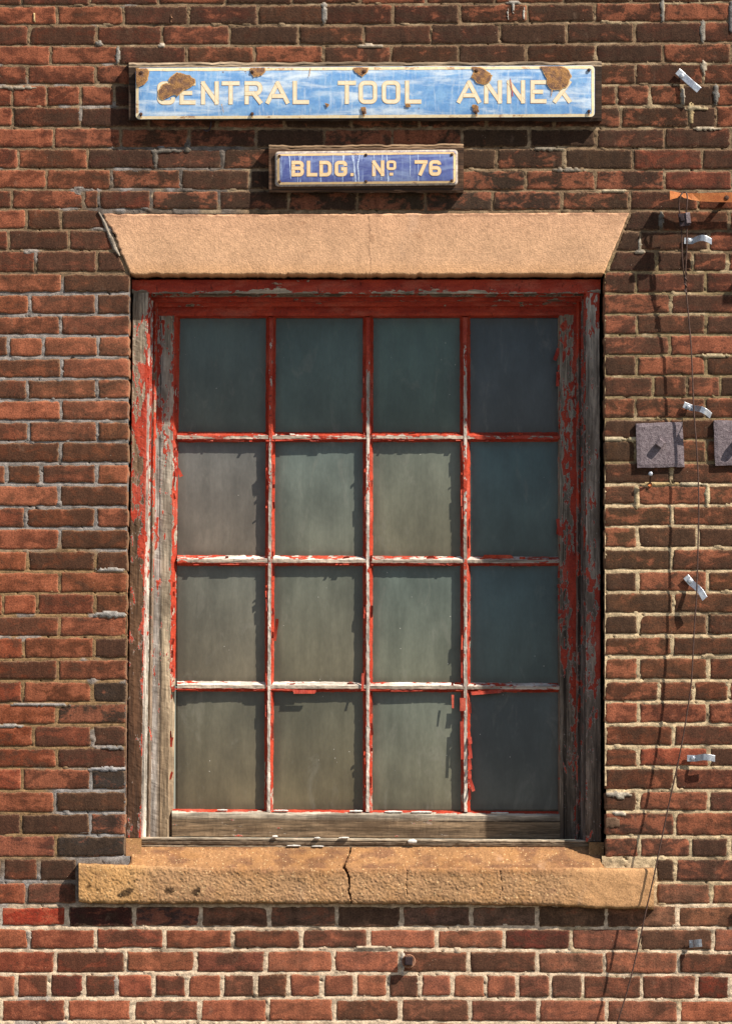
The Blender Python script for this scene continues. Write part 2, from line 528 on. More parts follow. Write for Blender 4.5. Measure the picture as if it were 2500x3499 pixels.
def zone(x, y):
    """mortar colour, bed half-thickness (px), recess (m) and smear 0..1 at a survey point"""
    x = np.asarray(x, float); y = np.asarray(y, float)
    wob = (fbm(x / 130, y / 130, 5) - 0.5) * 220
    xx, yy = x + wob, y + wob * 0.8
    col = np.zeros(x.shape + (3,)) + lin((134, 111, 86))
    half = np.zeros(x.shape) + 4.3; rec = np.zeros(x.shape) + 0.003; sm = np.zeros(x.shape) + 0.1

    def put(w, c, h, r, s):
        nonlocal col, half, rec, sm
        col = col * (1 - w[..., None]) + lin(c) * w[..., None]
        half = half * (1 - w) + h * w; rec = rec * (1 - w) + r * w; sm = sm * (1 - w) + s * w
    left = smooth(620, 520, x)
    right = smooth(1960, 2050, x)
    put(smooth(940, 970, y) * left, (146, 137, 130), 6.6, 0.0036, 0.08)
    put(smooth(1850, 1930, yy) * left, (146, 116, 82), 5.6, 0.0022, 0.05)
    put(smooth(2560, 2640, yy) * left * smooth(150, 260, xx), (146, 139, 133), 6.8, 0.0034, 0.14)
    put(smooth(850, 900, y) * right, (142, 122, 90), 4.8, 0.003, 0.05)
    put(smooth(1560, 1660, yy) * right, (202, 178, 142), 6.8, 0.0022, 0.08)
    put(smooth(3060, 3110, y), (218, 193, 164), 7.8, 0.0022, 0.02)
    put(smooth(3110, 3070, y) * smooth(2920, 2960, y) * left, (128, 114, 102), 6.5, 0.003, 0.1)
    # grey repointing round the lintel's left shoulder and scattered patches
    put(smooth(90, 60, np.abs(yy - 690)) * smooth(260, 330, x) * smooth(860, 760, x), (112, 102, 94), 6.0, 0.0016, 0.2)
    put(smooth(90, 50, np.abs(yy - 560)) * smooth(330, 420, x) * smooth(900, 800, x), (112, 102, 94), 5.6, 0.0016, 0.2)
    pt = fbm(x / 90 + 31, y / 60 + 7, 21, 3)
    put(smooth(0.62, 0.7, pt) * (y < 930) * 0.8, (160, 138, 110), 5.2, 0.002, 0.2)
    pt2 = fbm(x / 110 + 3, y / 70 + 77, 43, 3)
    put(smooth(0.64, 0.69, pt2) * (x > 1900) * 0.8, (176, 154, 122), 6.6, 0.0016, 0.3)
    put(smooth(0.66, 0.7, pt2) * (x < 600) * 0.7, (150, 144, 140), 6.8, 0.0012, 0.35)
    put(smooth(0.3, 0.25, pt) * 0.6, (100, 84, 68), 5.0, 0.006, 0.0)
    return col, half, rec, sm


CG_Y = [0, 350, 700, 1050, 1500, 2000, 2500, 2950, 3120, 3200, 3450]
CG_X = [0, 450, 1250, 2050, 2500]
CG = np.array([
    [(120, 70, 55), (107, 65, 52), (100, 63, 50), (97, 63, 50), (98, 64, 54)],
    [(122, 68, 53), (98, 63, 52), (84, 63, 52), (92, 61, 48), (100, 61, 48)],
    [(120, 70, 55), (96, 66, 55), (76, 63, 54), (82, 62, 53), (112, 65, 50)],
    [(127, 77, 60), (114, 76, 61), (100, 70, 58), (100, 65, 52), (102, 63, 50)],
    [(124, 76, 59), (110, 72, 57), (100, 70, 58), (98, 67, 52), (100, 65, 52)],
    [(126, 72, 53), (110, 68, 53), (100, 70, 58), (100, 71, 56), (104, 71, 54)],
    [(128, 66, 46), (92, 61, 51), (90, 66, 58), (112, 66, 50), (118, 68, 54)],
    [(98, 62, 51), (76, 61, 54), (80, 62, 55), (88, 64, 53), (102, 65, 54)],
    [(128, 64, 48), (92, 68, 60), (96, 76, 70), (92, 72, 64), (106, 70, 58)],
    [(116, 66, 52), (116, 68, 55), (116, 76, 66), (112, 74, 62), (112, 72, 60)],
    [(108, 64, 51), (132, 77, 62), (126, 79, 66), (124, 80, 68), (122, 70, 56)]], float)


def brick_colour(x, y):
    x = min(max(x, 0), 2500); y = min(max(y, 0), 3450)
    row = np.array([[np.interp(x, CG_X, CG[r, :, k]) for k in range(3)] for r in range(len(CG_Y))])
    c = np.array([np.interp(y, CG_Y, row[:, k]) for k in range(3)])
    l = lin(c)
    l = l * random.uniform(0.8, 1.24) * np.interp(y, [0, 700, 1000, 2600, 3000, 3110, 3200], [0.62, 0.60, 0.80, 0.80, 0.78, 1.45, 0.98])  # bricks in the sill's shadow get a lifted tint, in place of fill light
    l = l * np.array([random.uniform(0.92, 1.1), 1.0, random.uniform(0.9, 1.08)])
    rt = float(smooth(700, 2100, x)) * float(smooth(3200, 2900, y))
    return l * (np.array([1.10, 1.0, 0.78]) * (1 - rt) + np.array([0.9, 0.86, 0.70]) * rt) / K


OVER = [((110, 3130), (172, 62, 42)), ((2300, 2587), (166, 84, 62)), ((300, 3285), (146, 74, 54)), ((100, 3285), (150, 74, 54)), ((2280, 545), (132, 68, 50)),
        ((2390, 615), (128, 67, 51)), ((400, 680), (124, 64, 48)), ((230, 3370), (146, 70, 56)), ((2420, 3380), (128, 58, 42)), ((1890, 3208), (132, 64, 52)),
        ((60, 2662), (150, 74, 52)), ((60, 2890), (112, 64, 52)), ((370, 2815), (84, 60, 52)), ((380, 2360), (74, 56, 48)), ((310, 2890), (72, 58, 52)),
        ((310, 2435), (78, 56, 46)), ((380, 2660), (72, 60, 56)), ((500, 3130), (92, 66, 62)), ((360, 3130), (84, 46, 40))]

bricks = []     # (course, xl fn, xr fn)


def edge_const(v):
    return lambda y: np.zeros_like(np.asarray(y, float)) + v


def run(course, joints, lo, hi):
    """bricks of one course between the joints; lo/hi = None or an edge function at a stone or the opening"""
    js = list(joints)
    if lo is None:
        while js[0] > XMIN:
            js.insert(0, js[0] - (115 if course in (5, 46) else 232))
        es = [edge_const(j) for j in js]
    else:
        es = [lo] + [edge_const(j) for j in js]
        js = [float(lo(bed(course, 1250)))] + js
    if hi is None:
        while js[-1] < XMAX:
            js.append(js[-1] + (115 if course in (5, 46) else 232)); es.append(edge_const(js[-1]))
    else:
        es.append(hi); js.append(1e9)
    for i in range(len(es) - 1):
        bricks.append((course, es[i], es[i + 1], i == 0 and lo is not None, i == len(es) - 2 and hi is not None))


for c in range(-9, 62):
    if 11 <= c <= 42:
        run(c, LJ[c], None, open_l)
        run(c, RJ[c], open_r, None)
    elif c in JOINTS:
        run(c, JOINTS[c], None, None)
    else:
        run(c, [(-40 if c % 2 else 76) + RNG.uniform(-8, 8)], None, None)
# course i lies between bed(i-1) and bed(i): course 0 is the sliver at the top edge


def build_brick(b, fine=True):
    c, xl, xr, at_l, at_r = b
    lo_i, hi_i = c - 1, c
    ym = (bed(lo_i, 0) + bed(hi_i, 0)) / 2
    xm = float((xl(ym) + xr(ym)) / 2)
    ym = float((bed(lo_i, xm) + bed(hi_i, xm)) / 2)
    _, half, _, _ = zone(np.array([xm]), np.array([ym]))
    h = float(half[0]) * random.uniform(0.7, 1.0)
    hv = h * random.uniform(0.85, 1.2)
    wpx = float(xr(ym) - xl(ym)); hpx = float(bed(hi_i, xm) - bed(lo_i, xm))
    if wpx < 2.6 * hv:
        return None
    gl = 2.0 if at_l else hv; gr = 2.0 if at_r else hv
    if at_l and (c <= 13 or c > 40): gl = 8.0
    if at_r and (c <= 13 or c > 40): gr = 8.0
    if fine:
        nu = max(6, int(wpx / 16)); us = np.concatenate([[0, 4 / wpx, 11 / wpx], np.linspace(0.12, 0.88, nu), [1 - 11 / wpx, 1 - 4 / wpx, 1]])
        vs = np.array([0, 0.05, 0.15, 0.38, 0.62, 0.85, 0.95, 1.0])
        us = np.sort(np.clip(us, 0, 1))
    else:
        us = np.array([0, 0.03, 0.97, 1.0]); vs = np.array([0, 0.08, 0.92, 1.0])
    U, V = np.meshgrid(us, vs)
    X0 = U * wpx + float(xl(ym))
    top = bed(lo_i, X0) + h + random.uniform(-1.5, 1.5); bot = bed(hi_i, X0) - h + random.uniform(-1.5, 1.5)
    Y = top + (bot - top) * V
    l = xl(Y) + gl; r = xr(Y) - gr
    X = l + (r - l) * U
    sd = random.randint(0, 9999)
    # ragged outline and rounded corners
    eu = np.minimum(U, 1 - U) * wpx; ev = np.minimum(V, 1 - V) * hpx
    amp = 1.0 if fine else 0.4
    nx = (fbm(Y / 14 + sd, U * 3 + 5, sd, 3) - 0.5) * 9 * amp
    ny = (fbm(X / 20, V * 3 + sd, sd + 3, 3) - 0.5) * 9 * amp
    X = X + nx * np.exp(-eu / 9); Y = Y + ny * np.exp(-ev / 7)
    rad = random.uniform(1.5, 6)
    cx = np.clip(rad - eu, 0, rad); cy = np.clip(rad - ev, 0, rad)
    d = np.hypot(cx, cy); over = np.clip(d - rad, 0, None)
    k = np.where(d > 0, over / np.maximum(d, 1e-6), 0)
    X = X + np.sign(0.5 - U) * cx * k; Y = Y + np.sign(0.5 - V) * cy * k
    e = np.minimum(eu, ev)
    depth = 0.0022 * np.exp(-e / 2.2)
    depth = depth + (fbm(X / 60, Y / 40, sd + 9, 3) - 0.5) * 0.0022
    depth = depth + random.uniform(-0.0009, 0.0007) + (U - 0.5) * random.uniform(-.0018, .0018) + (V - 0.5) * random.uniform(-.0012, .0012)
    if fine and random.random() < 0.55:       # spalled corner
        cu = random.choice([0, 1]) * wpx; cv = random.choice([0, 1]) * hpx
        dd = np.hypot(U * wpx - cu, V * hpx - cv)
        depth = depth + 0.0035 * np.exp(-(dd / random.uniform(7, 16)) ** 2)
    pts = P(X.ravel(), Y.ravel(), depth.ravel())
    nr, nc = U.shape
    faces = grid_faces(nr, nc)
    # skirt
    ring = list(range(nc)) + [i * nc + nc - 1 for i in range(1, nr)] + list(range(nr * nc - 2, (nr - 1) * nc - 1, -1)) + [i * nc for i in range(nr - 2, 0, -1)]
    back = pts[ring].copy(); back[:, 1] = 0.115 if ((at_l or at_r) and 14 <= c <= 40) else 0.02
    base = len(pts); n = len(ring)
    sk = np.array([[ring[i], ring[(i + 1) % n], base + (i + 1) % n, base + i] for i in range(n)])
    pts = np.vstack([pts, back]); faces = np.vstack([faces, sk])
    edge = np.exp(-e.ravel() / 7); edge = np.concatenate([edge, np.ones(n)])
    col = brick_colour(xm, ym)
    for (ox, oy), oc in OVER:
        if float(xl(ym)) < ox < float(xr(ym)) and bed(lo_i, ox) < oy < bed(hi_i, ox):
            col = lin(oc) / K * np.array([0.68, 0.72, 0.66])
    soot = random.uniform(-0.05, 1.0)
    tint = np.tile(col, (len(pts), 1))
    return pts, faces, tint, edge, np.full(len(pts), soot), xm, ym, wpx, hpx


wall = thing('brick_wall', 'weathered red brown brick wall with patchy mortar surrounding the window', 'wall', (0, 0.05, 0))
cand = []
for b in bricks:
    ym = float(bed(b[0], 1250))
    seen_y = -90 < ym < H + 90
    x0 = float(b[1](ym)); x1 = float(b[2](ym))
    vis = max(0, min(x1, W) - max(x0, 0)) * max(0, min(ym, H) - max(ym - 74, 0))
    if b[0] == 5 and x0 > 470 and x1 < 2010:
        vis = 0                                   # behind the long sign
    if b[0] == 4 and x0 > 480 and x1 < 2000:
        vis *= 0.1
    cand.append((vis, b))
cand.sort(key=lambda q: -q[0])
print('bricks in view', sum(1 for q in cand if q[0] > 0), 'all', len(cand))
sv, sf, st_, se, ss, off = [], [], [], [], [], 0
placed = 0
for vis, b in cand:
    q = build_brick(b, vis > 0)
    if q is None:
        continue
    pts, faces, tint, edge, soot = q[:5]
    if vis > 0 and placed < 300:
        o = mesh_obj('brick', pts, faces, M['brick'], wall, {'tint': tint, 'edge': edge, 'soot': soot}, True)
        placed += 1
    else:
        sv.append(pts); sf.append(faces + off); st_.append(tint); se.append(edge); ss.append(soot); off += len(pts)
o = mesh_obj('bricks_beyond', np.vstack(sv), np.vstack(sf), M['brick'], wall, {'tint': np.vstack(st_), 'edge': np.concatenate(se), 'soot': np.concatenate(ss)}, True)
o['kind'] = 'stuff'

# mortar: one modelled sheet, recessed joints, smears and repointing lumps
STEP = 5
gx = np.arange(-90, 2591, STEP, dtype=float); gy = np.arange(-90, 3591, STEP, dtype=float)
GX, GY = np.meshgrid(gx, gy)
Dm = np.full(GX.shape, 1e3); Bd = np.zeros(GX.shape)
for vis, b in cand:
    c = b[0]
    ya = min(bed(c - 1, 0), bed(c - 1, 1250), bed(c - 1, 2500)); yb = max(bed(c, 0), bed(c, 1250), bed(c, 2500))
    i0 = int((ya + 90) / STEP) - 3; i1 = int((yb + 90) / STEP) + 4
    if i1 < 0 or i0 > len(gy): continue
    i0 = max(i0, 0); i1 = min(i1, len(gy))
    xs = [float(f(y)) for f in (b[1], b[2]) for y in (ya, yb)]
    j0 = max(int((min(xs) + 90) / STEP) - 3, 0); j1 = min(int((max(xs) + 90) / STEP) + 4, len(gx))
    if j1 <= j0 or i1 <= i0: continue
    sx, sy = GX[i0:i1, j0:j1], GY[i0:i1, j0:j1]
    d = np.maximum(np.maximum(b[1](sy) - sx, sx - b[2](sy)), np.maximum(bed(c - 1, sx) - sy, sy - bed(c, sx)))
    up = sy - bed(c - 1, sx); dn = sy - bed(c, sx)
    Bd[i0:i1, j0:j1] = np.where(d < Dm[i0:i1, j0:j1], np.where(np.abs(up) < np.abs(dn), up, dn), Bd[i0:i1, j0:j1])
    Dm[i0:i1, j0:j1] = np.minimum(Dm[i0:i1, j0:j1], d)
# Dm: minus the distance to the middle of the nearest joint
jd = -Dm
col, half, rec, sm = zone(GX, GY)
prof = smooth(half * 1.5, half * 0.1, jd)
hgt = -rec * 0.62 - 0.0012 + 0.0012 * prof - 0.0016 * smooth(0.5, -0.9, Bd / half) * smooth(half * 2.2, half * 1.2, np.abs(Bd)) + (fbm(GX / 34, GY / 10, 3) - 0.5) * 0.0018
sn = fbm(GX / 46, GY / 20, 91, 4) + (sm - 0.5) * 0.45
smear = smooth(0.52, 0.62, sn) * smooth(half * 1.75, half * 0.9, jd)
hgt = np.where(smear > 0.35, np.maximum(hgt, -0.0004 + 0.0012 * smear), hgt)
hgt = np.where((jd > half * 2.2 + 6) & (smear < 0.35), -0.012, hgt)
hole = fbm(GX / 9 + 50, GY / 8, 77, 2)
hgt = np.where((hole > 0.87) & (smear < 0.3), hgt - 0.012, hgt)
# named lumps of repointing: (x, y, rx, ry, colour)
LUMPS = [(1108, 48, 10, 34, (150, 148, 146)), (1108, 18, 9, 12, (190, 184, 178)), (2257, 752, 9, 30, (120, 116, 112)), (2184, 838, 6, 26, (170, 164, 154)),
         (2184, 860, 15, 8, (190, 182, 170)), (404, 190, 9, 28, (168, 164, 160)), (340, 148, 12, 9, (176, 172, 168)), (554, 155, 10, 8, (214, 204, 192)),
         (2399, 105, 9, 40, (160, 156, 150)), (2403, 228, 9, 26, (196, 186, 170)), (2445, 325, 9, 34, (140, 138, 136)), (2332, 330, 8, 30, (172, 166, 158)),
         (2360, 385, 9, 42, (200, 180, 140)), (2372, 371, 34, 8, (206, 190, 160)), (2410, 440, 50, 6, (208, 196, 176)), (2497, 60, 10, 60, (130, 128, 132)),
         (1265, 157, 40, 7, (196, 184, 168)), (2262, 30, 7, 46, (158, 154, 150)), (570, 515, 60, 6, (140, 134, 128)), (530, 545, 7, 26, (110, 104, 98)),
         (640, 510, 9, 16, (120, 114, 106)), (1940, 580, 50, 6, (160, 152, 142)), (1870, 510, 50, 6, (150, 142, 130)), (2100, 652, 46, 5, (212, 198, 172)),
         (380, 1946, 50, 7, (176, 172, 170)), (375, 2100, 60, 10, (172, 170, 170)), (390, 2555, 40, 6, (166, 164, 164)), (370, 2628, 60, 8, (178, 178, 184)),
         (60, 300, 70, 6, (176, 164, 150)), (2080, 1500, 52, 8, (214, 200, 172)), (2160, 1500, 14, 10, (206, 192, 160)), (2440, 1215, 60, 6, (200, 184, 154)),
         (2175, 1700, 9, 40, (212, 192, 156)), (2260, 1654, 70, 6, (206, 182, 136)), (2415, 1690, 9, 36, (210, 196, 164)), (2370, 1655, 50, 7, (214, 202, 176)),
         (2110, 2715, 46, 9, (176, 168, 158)), (2120, 2720, 16, 12, (210, 202, 188)), (2090, 2812, 30, 20, (120, 96, 80)), (2115, 2780, 22, 9, (216, 208, 196)),
         (1270, 3238, 70, 6, (222, 204, 182)), (1376, 3290, 6, 38, (216, 206, 196)), (140, 2408, 100, 6, (170, 166, 166)), (30, 2480, 60, 6, (172, 168, 166)),
         (118, 58, 5, 18, (214, 186, 140)), (1735, 44, 5, 20, (222, 216, 208)), (1752, 24, 6, 26, (226, 222, 216)), (1788, 44, 5, 22, (222, 216, 208)), (1752, 8, 26, 6, (170, 166, 162)),
         (586, 60, 4, 14, (196, 150, 120)), (2405, 372, 12, 7, (216, 196, 160))]
for (lx, ly, rx, ry, lc) in LUMPS:
    q = ((GX - lx) / rx) ** 2 + ((GY - ly) / ry) ** 2 + (fbm(GX / 8, GY / 8, 55, 2) - 0.5) * 1.3
    m = q < 1
    hgt = np.where(m, np.maximum(hgt, 0.0022 + 0.0012 * (1 - np.clip(q, 0, 1))), hgt)
    col = np.where(m[..., None], lin(lc) * np.array([0.8, 0.76, 0.7]), col)
pts = P(GX.ravel(), GY.ravel(), -hgt.ravel())
F = grid_faces(len(gy), len(gx))
fx = GX.ravel()[F].mean(1); fy = GY.ravel()[F].mean(1)
inside = (fy > 728) & (fy < np.where((fx > 446) & (fx < 2054), 2964, 2925)) & (fx > open_l(fy) + np.where(fy < 936, 7, -2)) & (fx < open_r(fy) - np.where(fy < 936, 7, -2))
F = F[~inside]
used = np.unique(F); remap = np.full(len(pts), -1); remap[used] = np.arange(len(used))
mesh_obj('mortar', pts[used], remap[F], M['mortar'], wall, {'tint': (col.reshape(-1, 3) / K)[used]}, True)
# plain joint sheet for the wall beyond the surveyed part, and the wall's own thickness
XA, XB = P(XMIN, 1750)[0], P(XMAX, 1750)[0]
ZT = P(1250, -640)[2]
x0, z1 = P(-85, 1750)[0], P(1250, -85)[2]; x1, z0 = P(2585, 1750)[0], P(1250, 3585)[2]


def slab(xa, xb, za, zb, ya, yb):
    v = [(xa, ya, za), (xb, ya, za), (xb, ya, zb), (xa, ya, zb), (xa, yb, za), (xb, yb, za), (xb, yb, zb), (xa, yb, zb)]
    f = [(0, 1, 2, 3), (5, 4, 7, 6), (4, 0, 3, 7), (1, 5, 6, 2), (3, 2, 6, 7), (4, 5, 1, 0)]
    return v, f


def merge(parts):
    v, f, n = [], [], 0
    for a, b in parts:
        v += list(a); f += [tuple(i + n for i in q) for q in b]; n += len(a)
    return v, f


wo = [float(P(440, 1800)[0]) - 0.006, float(P(2066, 1800)[0]) + 0.006]
zo = [float(P(1250, 3000)[2]), float(P(1250, 900)[2])]
v, f = merge([slab(XA, x0, 0, ZT, 0.006, 0.03), slab(x1, XB, 0, ZT, 0.006, 0.03), slab(x0, x1, 0, z0, 0.006, 0.03), slab(x0, x1, z1, ZT, 0.006, 0.03)])
mesh_obj('mortar_bed', v, f, M['mortar'], wall, {'tint': np.tile(lin((170, 148, 122)) / K, (len(v), 1))})
v, f = merge([slab(XA, wo[0], 0, ZT, 0.031, 0.40), slab(wo[1], XB, 0, ZT, 0.031, 0.40), slab(wo[0], wo[1], 0, zo[0], 0.031, 0.40), slab(wo[0], wo[1], zo[1], ZT, 0.09, 0.40)])
mesh_obj('wall_core', v, f, M['mortar'], wall, {'tint': np.tile(lin((120, 92, 76)) / K, (len(v), 1))})

# ------------------------------------------------------------------ lintel
def polyline_dist(x, y, pts):
    d = np.full(x.shape, 1e9); tt = np.zeros(x.shape)
    n = len(pts) - 1
    for i in range(n):
        (ax, ay), (bx, by) = pts[i], pts[i + 1]
        L2 = (bx - ax) ** 2 + (by - ay) ** 2
        t = np.clip(((x - ax) * (bx - ax) + (y - ay) * (by - ay)) / L2, 0, 1)
        q = np.hypot(x - ax - t * (bx - ax), y - ay - t * (by - ay))
        tt = np.where(q < d, (i + t) / n, tt); d = np.minimum(d, q)
    return d, tt


def stone_lintel():
    us = np.linspace(0, 1, 640); vs = np.concatenate([[0, 0.012], np.linspace(0.03, 0.97, 70), [0.988, 1.0]])
    U, V = np.meshgrid(us, vs)
    topY = np.interp(U, [0, 0.3, 1], [731, 733, 727]) + (fbm(U * 70, V * 0, 8) - 0.5) * 6
    botY = np.interp(U, [0, 0.5, 1], [937, 938, 937]) + (fbm(U * 90, V * 0, 12) - 0.5) * 8
    Y = topY + (botY - topY) * V
    l = np.interp(Y, [730, 800, 937], [352, 390, 446]) + (fbm(Y / 12, U * 0, 15) - 0.5) * 14 * (Y < 870)
    r = np.interp(Y, [728, 937], [2147, 2060]) + (fbm(Y / 16, U * 0, 16) - 0.5) * 4
    X = l + (r - l) * U
    e = np.minimum(np.minimum(U, 1 - U) * 1700, np.minimum(V, 1 - V) * 206)
    d = 0.003 * np.exp(-e / 1.5) - 0.004
    grit = (fbm(X / 4.2, Y / 4.2, 31, 2) - 0.5)
    d = d + grit * 0.0009 + (fbm(X / 90, Y / 60, 33, 2) - 0.5) * 0.0008
    tint = np.tile(lin((214, 169, 132)), X.shape + (1,))
    sh = smooth(120, 0, Y - topY) * 0.25
    tint = tint * (1 - sh[..., None]) + lin((214, 158, 128)) * sh[..., None]
    tint = tint * (1 - 0.4 * smooth(60, 0, botY - Y)[..., None]) + lin((222, 166, 112)) * 0.4 * smooth(60, 0, botY - Y)[..., None]
    edge_d = smooth(16, 3, Y - topY) * smooth(0.42, 0.58, fbm(X / 30, Y / 10, 61))
    tint = tint * (1 - 0.6 * edge_d[..., None]) + lin((120, 84, 68)) * 0.6 * edge_d[..., None]
    for crack, wdt, dep in [([(1258, 735), (1262, 800), (1258, 850), (1266, 905), (1262, 938)], 2.2, 0.006), ([(940, 830), (944, 860), (948, 900)], 0.6, 0.002)]:
        cd, _ = polyline_dist(X + (fbm(X / 9, Y / 9, 71, 2) - 0.5) * 9, Y, crack)
        w = smooth(wdt + 0.6, wdt * 0.2, cd)
        d = d + w * dep * 0.15; tint = tint * (1 - 0.4 * w[..., None]) + lin((96, 66, 50)) * 0.4 * w[..., None]
    front = P(X.ravel(), Y.ravel(), d.ravel())
    nr, nc = U.shape
    F = grid_faces(nr, nc)
    ring = list(range(nc)) + [i * nc + nc - 1 for i in range(1, nr)] + list(range(nr * nc - 2, (nr - 1) * nc - 1, -1)) + [i * nc for i in range(nr - 2, 0, -1)]
    back = front[ring].copy(); back[:, 1] = 0.088
    n = len(ring); b0 = len(front)
    sk = np.array([[ring[i], ring[(i + 1) % n], b0 + (i + 1) % n, b0 + i] for i in range(n)])
    T = np.vstack([tint.reshape(-1, 3), np.tile(lin((150, 108, 82)), (n, 1))]) / K
    o = mesh_obj('stone_lintel', np.vstack([front, back]), np.vstack([F, sk]), M['stone'], None, {'tint': T, 'grit': np.full(len(front) + n, 0.12)}, True)
    tag(o, 'long pale pink sandstone lintel with splayed ends above the window', 'lintel')
    # mortar fillet smeared down the left splay
    rng = []
    pl = [(336, 722), (356, 758), (372, 800), (392, 850), (408, 872)]
    ys = np.linspace(724, 874, 34)
    cx = np.interp(ys, [p[1] for p in pl], [p[0] for p in pl]); hw = np.interp(ys, [724, 760, 800, 850, 874], [4, 7, 8, 10, 3]) + (fbm(ys / 9, ys * 0, 4) - 0.5) * 6
    vv = []
    for k, (s, dp) in enumerate([(-1, 0.004), (-0.5, -0.004), (0.4, -0.0045), (1, 0.0)]):
        vv.append(P(cx + s * hw, ys, dp + (fbm(ys / 10, ys * 0 + k, 9) - 0.5) * 0.002))
    vv = np.stack(vv, 1).reshape(-1, 3)
    mesh_obj('mortar_fillet', vv, grid_faces(34, 4), M['mortar'], wall, {'tint': np.tile(lin((150, 138, 124)) / K, (len(vv), 1))}, True)


stone_lintel()

# ------------------------------------------------------------------ sill
def stone_sill():
    XS = np.arange(270, 2233.1, 3.0)
    lugs = smooth(452, 436, XS) + smooth(2046, 2066, XS)          # 1 on the lugs at both ends
    lugs = np.clip(lugs, 0, 1)
    ytop = np.interp(XS, [270, 440, 700, 1300, 2000, 2233], [2951, 2957, 2966, 2968, 2966, 2968]) + (fbm(XS / 25, XS * 0, 3) - 0.5) * 5
    ybot = np.interp(XS, [270, 330, 900, 1500, 1900, 2050, 2233], [3080, 3086, 3085, 3087, 3094, 3103, 3105]) + (fbm(XS / 18, XS * 0, 6) - 0.5) * 7
    rows = []
    tints = []; grits = []
    nf = 46; nw = 26
    fr = -0.036

    def emit(X, Y, D, T, G):
        rows.append(P(X, Y, D)); tints.append(T); grits.append(G)
    crack = [(1203, 2880), (1192, 2915), (1180, 2945), (1172, 2958), (1182, 2975), (1193, 3000), (1194, 3030), (1190, 3042), (1196, 3060), (1201, 3090)]
    crack_w = [0.8, 1.8, 1.0, 5.5, 4.0, 2.4, 1.4, 2.4, 1.0, 0.4]
    fine_cracks = [([(1384, 2960), (1390, 2985), (1386, 3020), (1391, 3060)], 0.5), ([(1706, 2975), (1714, 3010), (1712, 3050)], 0.9), ([(640, 2960), (642, 2985)], 0.8)]

    def surf(X, Y, D, T, up):
        cd, tt = polyline_dist(X + (fbm(X / 8, Y / 8, 70, 2) - 0.5) * 5, Y, crack)
        cw = np.interp(tt, np.linspace(0, 1, len(crack)), crack_w)
        w = smooth(cw + 1.2, cw * 0.6, cd)
        add = w * 0.02
        T = T * (1 - 0.8 * w[:, None]) + lin((58, 36, 22)) * 0.8 * w[:, None]
        for fc, fw in fine_cracks:
            q, _ = polyline_dist(X + (fbm(X / 8, Y / 8, 72, 2) - 0.5) * 9, Y, fc)
            ww = smooth(fw + 2, fw * 0.5, q)
            add = add + ww * 0.0025; T = T * (1 - 0.4 * ww[:, None]) + lin((84, 56, 34)) * 0.4 * ww[:, None]
        for bx, by, br in [(305, 3028, 9), (428, 3052, 19), (444, 3042, 12), (410, 3060, 10), (578, 3044, 17), (668, 3049, 15), (676, 3040, 10), (460, 3012, 6), (335, 3040, 5)]:
            q = np.hypot((X - bx), (Y - by) * 1.2) / br + (fbm(X / 6, Y / 6, 80, 2) - 0.5) * 1.0
            ww = smooth(1.05, 0.75, q)
            T = T * (1 - 0.85 * ww[:, None]) + lin((56, 40, 26)) * 0.85 * ww[:, None]
        return add, T
    # wash: from the wood back edge down to the front arris
    back_y = 0.085
    for k in range(nw):
        t = k / nw
        D = back_y + (fr + 0.004 - back_y) * t
        Ywash = 2886 + (ytop - 2886) * t
        Ylug = ytop - (1 - t) * 5
        Y = Ywash * (1 - lugs) + Ylug * lugs
        grit = (fbm(XS / 7, np.full_like(XS, k * 0.9), 41, 2) - 0.5) * 0.0035
        T = np.tile(lin((156, 115, 78)), (len(XS), 1))
        n = fbm(XS / 60, np.full_like(XS, t * 3), 44, 3)
        T = T * (1 - smooth(0.45, 0.65, n)[:, None] * 0.55) + lin((98, 66, 54)) * smooth(0.45, 0.65, n)[:, None] * 0.55
        T = T * (1 - lugs[:, None]) + lin((150, 110, 74)) * lugs[:, None]
        add, T = surf(XS, Y, D, T, True)
        pt = P(XS, Y, np.full_like(XS, D)); pt[:, 2] += grit - add * 0.6; pt[:, 1] += add * 0.4
        rows.append(pt); tints.append(T); grits.append(0.8 - 0.5 * lugs)
    for k in range(nf):
        t = k / (nf - 1)
        Y = ytop + (ybot - ytop) * t
        smoothend = smooth(1850, 2060, XS)
        ga = 0.0036 * (1 - 0.75 * smoothend)
        grit = (fbm(XS / 5, Y / 5, 51, 2) - 0.5) * ga
        D = np.full_like(XS, fr) + 0.006 * np.exp(-t * 206 / 10) + 0.005 * np.exp(-(1 - t) * 130 / 5) + grit + (fbm(XS / 50, Y / 40, 53, 3) - 0.5) * 0.004
        T = np.tile(lin((178, 138, 100)), (len(XS), 1))
        tb = smooth(0.32, 0.04, t) * smooth(560, 760, XS) * smooth(2080, 1900, XS) * 0.5
        T = T * (1 - tb[:, None]) + lin((140, 94, 60)) * tb[:, None]
        T = T * (1 - 0.75 * smoothend[:, None]) + lin((210, 160, 112)) * 0.75 * smoothend[:, None]
        le = smooth(560, 420, XS) * 0.6
        T = T * (1 - le[:, None]) + lin((200, 154, 98)) * le[:, None]
        mo = smooth(0.93, 1.0, t) * smooth(0.4, 0.55, fbm(XS / 22, np.full_like(XS, 1), 5))
        T = T * (1 - 0.6 * mo[:, None]) + lin((88, 76, 36)) * 0.6 * mo[:, None]
        add, T = surf(XS, Y, D, T, False)
        pt = P(XS, Y, D + add)
        rows.append(pt); tints.append(T); grits.append(1.0 - 0.7 * smoothend - 0.3 * le)
    for D in (-0.02, 0.03):
        pt = P(XS, ybot + 3, np.full_like(XS, D)); rows.append(pt); tints.append(np.tile(lin((110, 84, 50)), (len(XS), 1))); grits.append(np.full(len(XS), 0.6))
    V = np.stack(rows); nr, nc = V.shape[:2]
